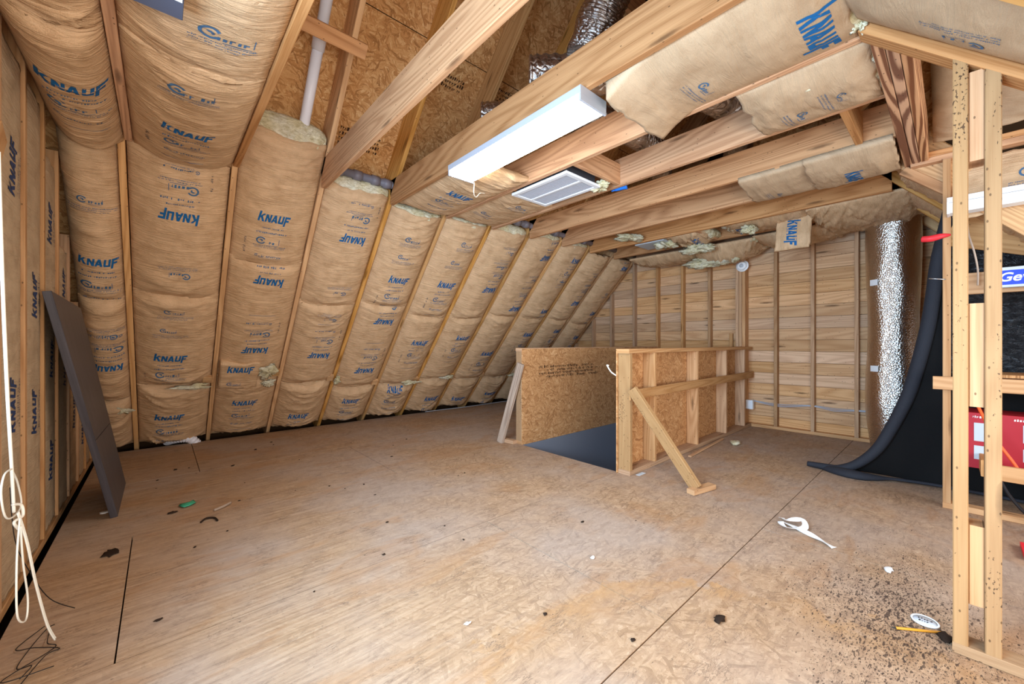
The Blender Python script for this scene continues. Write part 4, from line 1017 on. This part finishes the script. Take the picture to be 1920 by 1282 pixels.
o = tube('flag_tape', [(4.0, .02, 1.86), (3.97, .06, 1.855), (3.96, .11, 1.845), (3.97, .15, 1.85)], lambda s: .006+.016*math.sin(min(1, s*1.3)*math.pi*.6), 'red_tape', None, 8, 6); tag(o, 'red plastic flag stuck out from the stud near the foil duct', 'flag')
for a, b in (((4.0, .04, 1.56), (3.99, .12, 1.575)),): o = tube('nail', [a, b], .004, 'nail', None, 6, 0); tag(o, 'long pale nail sticking out of the stud beside the curtain', 'nail')
V, F, U = box_geo((3.35, -.62, .006), (3.55, -.24, .03)); o = mesh('red_tool', V, F, M['red_tape']); tag(o, 'flat red plastic piece on the floor behind the partition', 'tool')

# ------------------------------------------------------------------ cables at the far left
t = thing('cable_bundle', 'white cable bundle hanging in loops against the left wall by the window', 'cable', (-.36, 2.3, 0))
XC = -.36
tube('strand', [(XC, 1.90, 1.70), (XC, 1.914, 1.55), (XC, 1.946, 1.264), (XC, 1.991, .965), (XC, 2.039, .72), (XC, 2.065, .57)], .0042, 'cord_white', t, 10, 8)
tube('loop', [(XC, y, z) for y, z in ((2.039, .72), (1.957, .72), (1.924, .672), (1.968, .588), (2.065, .557), (2.158, .568), (2.11, .655), (2.052, .706))], .0026, 'cord_white', t, 8, 8)
tube('loop', [(-.34, y, z) for y, z in ((2.02, .56), (1.985, .45), (1.98, .30), (2.012, .232), (2.10, .19), (2.122, .253), (2.06, .40), (2.03, .53))], .0026, 'cord_white', t, 8, 8)
for d in (0, .012): tube('strand', [(-.35, 2.05+d, .57), (-.335, 2.08+d, .45), (-.325, 2.14+d, .28), (-.31, 2.21+d, .10), (-.295, 2.25+d, .012)], .0026, 'cord_white', t, 8, 8)
tube('knot', [(XC, 2.05, .60), (XC+.012, 2.085, .585), (XC+.016, 2.08, .55), (XC+.005, 2.04, .545), (XC+.01, 2.06, .515), (XC+.012, 2.09, .50)], .0042, 'cord_white', t, 8, 6)
t = thing('thin_wire', 'thin black wire tangled on the floor at the foot of the left wall', 'wire', (-.3, 2.2, 0))
rw = random.Random(2)
pts = [(-.41, 2.3, .6), (-.40, 2.31, .4), (-.37, 2.35, .25), (-.33, 2.42, .1), (-.27, 2.48, .006)]
tube('wire', pts, .0016, 'black_cord', t, 6, 6)
for k in range(3): tube('wire', [(-.40+rw.uniform(0, .13)+i*.0, 2.05+.07*i+rw.uniform(-.04, .04), .005+.008*(i % 2)) for i in range(6)], .0016, 'black_cord', t, 6, 6)
# ------------------------------------------------------------------ litter on the floor
def lump(name, label, cat, c, size, mat, seed, group=None):
    V = []; F = []; n1, n2 = 12, 7; rs = random.Random(seed); ph = rs.uniform(0, 30)
    for j in range(n2+1):
        th = math.pi*j/n2
        for i in range(n1):
            a = 2*math.pi*i/n1; d = Vector((math.sin(th)*math.cos(a), math.sin(th)*math.sin(a), math.cos(th))); k = 1+.9*float(fbm(np.array(d.x*1.8+ph), np.array(d.y*1.8+d.z+ph), 3))
            V.append((c[0]+d.x*size[0]*k, c[1]+d.y*size[1]*k, max(.0008, c[2]+size[2]+d.z*size[2]*k)))
    for j in range(n2):
        for i in range(n1): i2 = (i+1) % n1; F.append((j*n1+i, (j+1)*n1+i, (j+1)*n1+i2, j*n1+i2))
    o = mesh(name, V, F, M[mat], None, None, True); tag(o, label, cat, group)
lump('plastic_scrap', 'crumpled green plastic scrap on the floor near the leaning board', 'scrap', (.15, 3.55, 0), (.045, .05, .008), 'green', 1)
lump('foam_scrap', 'yellowish foam scrap on the floor by the guard wall', 'scrap', (4.76, 1.62, 0), (.06, .05, .02), 'wool', 2)
lump('dirt_clump', 'dark fuzzy clump on the floor in the right foreground', 'debris', (1.70, .64, 0), (.028, .02, .006), 'dark_bit', 3)
lump('dirt_clump', 'dark clump on the floor near the left wall, ahead of the leaning board', 'debris', (-.20, 3.02, 0), (.03, .055, .004), 'dark_bit', 4)
lump('paper_scrap', 'white paper scrap at the foot of the leaning board', 'scrap', (-.27, 3.75, 0), (.03, .03, .004), 'white_plastic', 5)
lump('paper_scrap', 'small white chip lying alone in the middle foreground of the floor', 'scrap', (1.69, 1.26, 0), (.012, .010, .006), 'white_plastic', 6)
lump('paper_scrap', 'white chip on the floor at the bottom centre of the view', 'scrap', (.92, 1.30, 0), (.014, .008, .004), 'white_plastic', 7)
lump('paper_scrap', 'small white flake on the floor between the curled paper strip and the partition', 'scrap', (2.7, .22, 0), (.03, .018, .003), 'white_plastic', 8)
o = mesh('tape_scrap', *box_geo((3.03, 1.775, .0008), (3.13, 1.81, .004))[:2], M['paper_grey']); tag(o, 'blue and white label scrap on the floor beside the guard wall post', 'scrap')
t = thing('paper_strip', 'curled white paper strip on the floor right of centre', 'paper', (2.86, .62, 0))
pts = [(2.98, .74, .004), (2.93, .70, .02), (2.97, .63, .03), (2.88, .60, .02), (2.83, .68, .012), (2.90, .72, .012), (2.86, .60, .008), (2.80, .50, .006), (2.76, .44, .004)]
g_, _f, _u = tube_geo(pts, .001, 3, False, 8)
cl = [sum((Vector(g_[i+k]) for k in range(3)), Vector())/3 for i in range(0, len(g_), 3)]
V = []; F = []
for i, p in enumerate(cl):
    T = (cl[min(i+1, len(cl)-1)]-cl[max(i-1, 0)]).normalized(); sd_ = T.cross(Vector((0, 0, 1))).normalized()*.016
    tl = .012*math.sin(i*.35)
    for e, h_ in ((-1, 0), (1, 0), (1, .0012), (-1, .0012)): V.append(p+sd_*e+Vector((0, 0, max(.0008-p.z, tl*e*.5)+h_)))
for i in range(len(cl)-1):
    for k in range(4): F.append((i*4+k, i*4+(k+1) % 4, i*4+4+(k+1) % 4, i*4+4+k))
F += [(3, 2, 1, 0), tuple(len(V)-4+k for k in range(4))]
mesh('strip', V, F, M['white_plastic'], t)
t = thing('jar_lid', 'round translucent lid on the floor near the partition foot', 'lid', (2.31, .08, 0))
lathe('rim', (2.31, .08, .001), (0, 0, 1), [(.040, 0), (.042, .004), (.039, .007), (.035, .004)], 'white_plastic', t); lathe('disc', (2.31, .08, .001), (0, 0, 1), [(0, 0), (.037, 0), (.037, .003), (0, .003)], 'clear_lid', t)
print_mesh('printed_text', ticks(-.02, .006, .04, .012, rq)+ticks(-.018, -.012, .036, .012, rq), lambda u, v, off: np.stack([2.31+v, .08-u, u*0+.004+off], -1), 'graphite', t, lambda a, b: (a, b), (-9, 9, -9, 9), .0008)
t = thing('pencil', 'yellow wooden pencil on the floor at the partition foot', 'pencil', (2.2, .1, 0))
tube('shaft', [(2.165, .155, .0055), (2.262, .035, .0055)], .005, 'pencil', t, 6, 0); tube('tip', [(2.155, .167, .0055), (2.165, .155, .0055)], lambda s: .001+.004*s, 'graphite', t, 6, 0)
lump('dirt_clump', 'grey dust clump between the pencil and the first partition stud', 'debris', (2.24, .025, 0), (.03, .02, .006), 'dark_bit', 12)
o = tube('wire_bit', [(.19, 3.14, .006), (.22, 3.18, .008), (.26, 3.16, .006), (.27, 3.10, .006)], .006, 'dark_bit', None, 6, 5); tag(o, 'short bent dark wire on the floor left of centre', 'wire')
o = tube('wire_bit', [(.27, 3.30, .008), (.33, 3.33, .012), (.37, 3.38, .008)], .008, 'grey_wood', None, 6, 5); tag(o, 'pale bent splinter on the floor left of centre', 'splinter')
rd = random.Random(21)
for k in range(46):
    x, y = rd.uniform(-.2, 2.6), rd.uniform(.6, 5.2)
    if k < 6: x, y = [(.75, 4.9), (.5, 4.4), (1.0, 4.2), (.1, 4.6), (.06, 3.45), (.3, 2.9)][k]
    a = rd.uniform(.003, .008)*(1.7 if k < 6 else 1)
    lump('debris_crumb', 'tiny dark crumb of debris scattered on the floor', 'debris', (x, y, 0), (a*rd.uniform(.7, 1.8), a, a*.4), 'dark_bit', 100+k, 'dark crumbs scattered on the floor')
lumber_ = lumber('offcut', (3.9, 1.74, .008), (4.9, 1.80, .008), .03, .014, (0, 1, 0), 'stud'); tag(lumber_, 'thin wood strip lying along the foot of the guard wall', 'offcut')
S.cycles.use_denoising = True
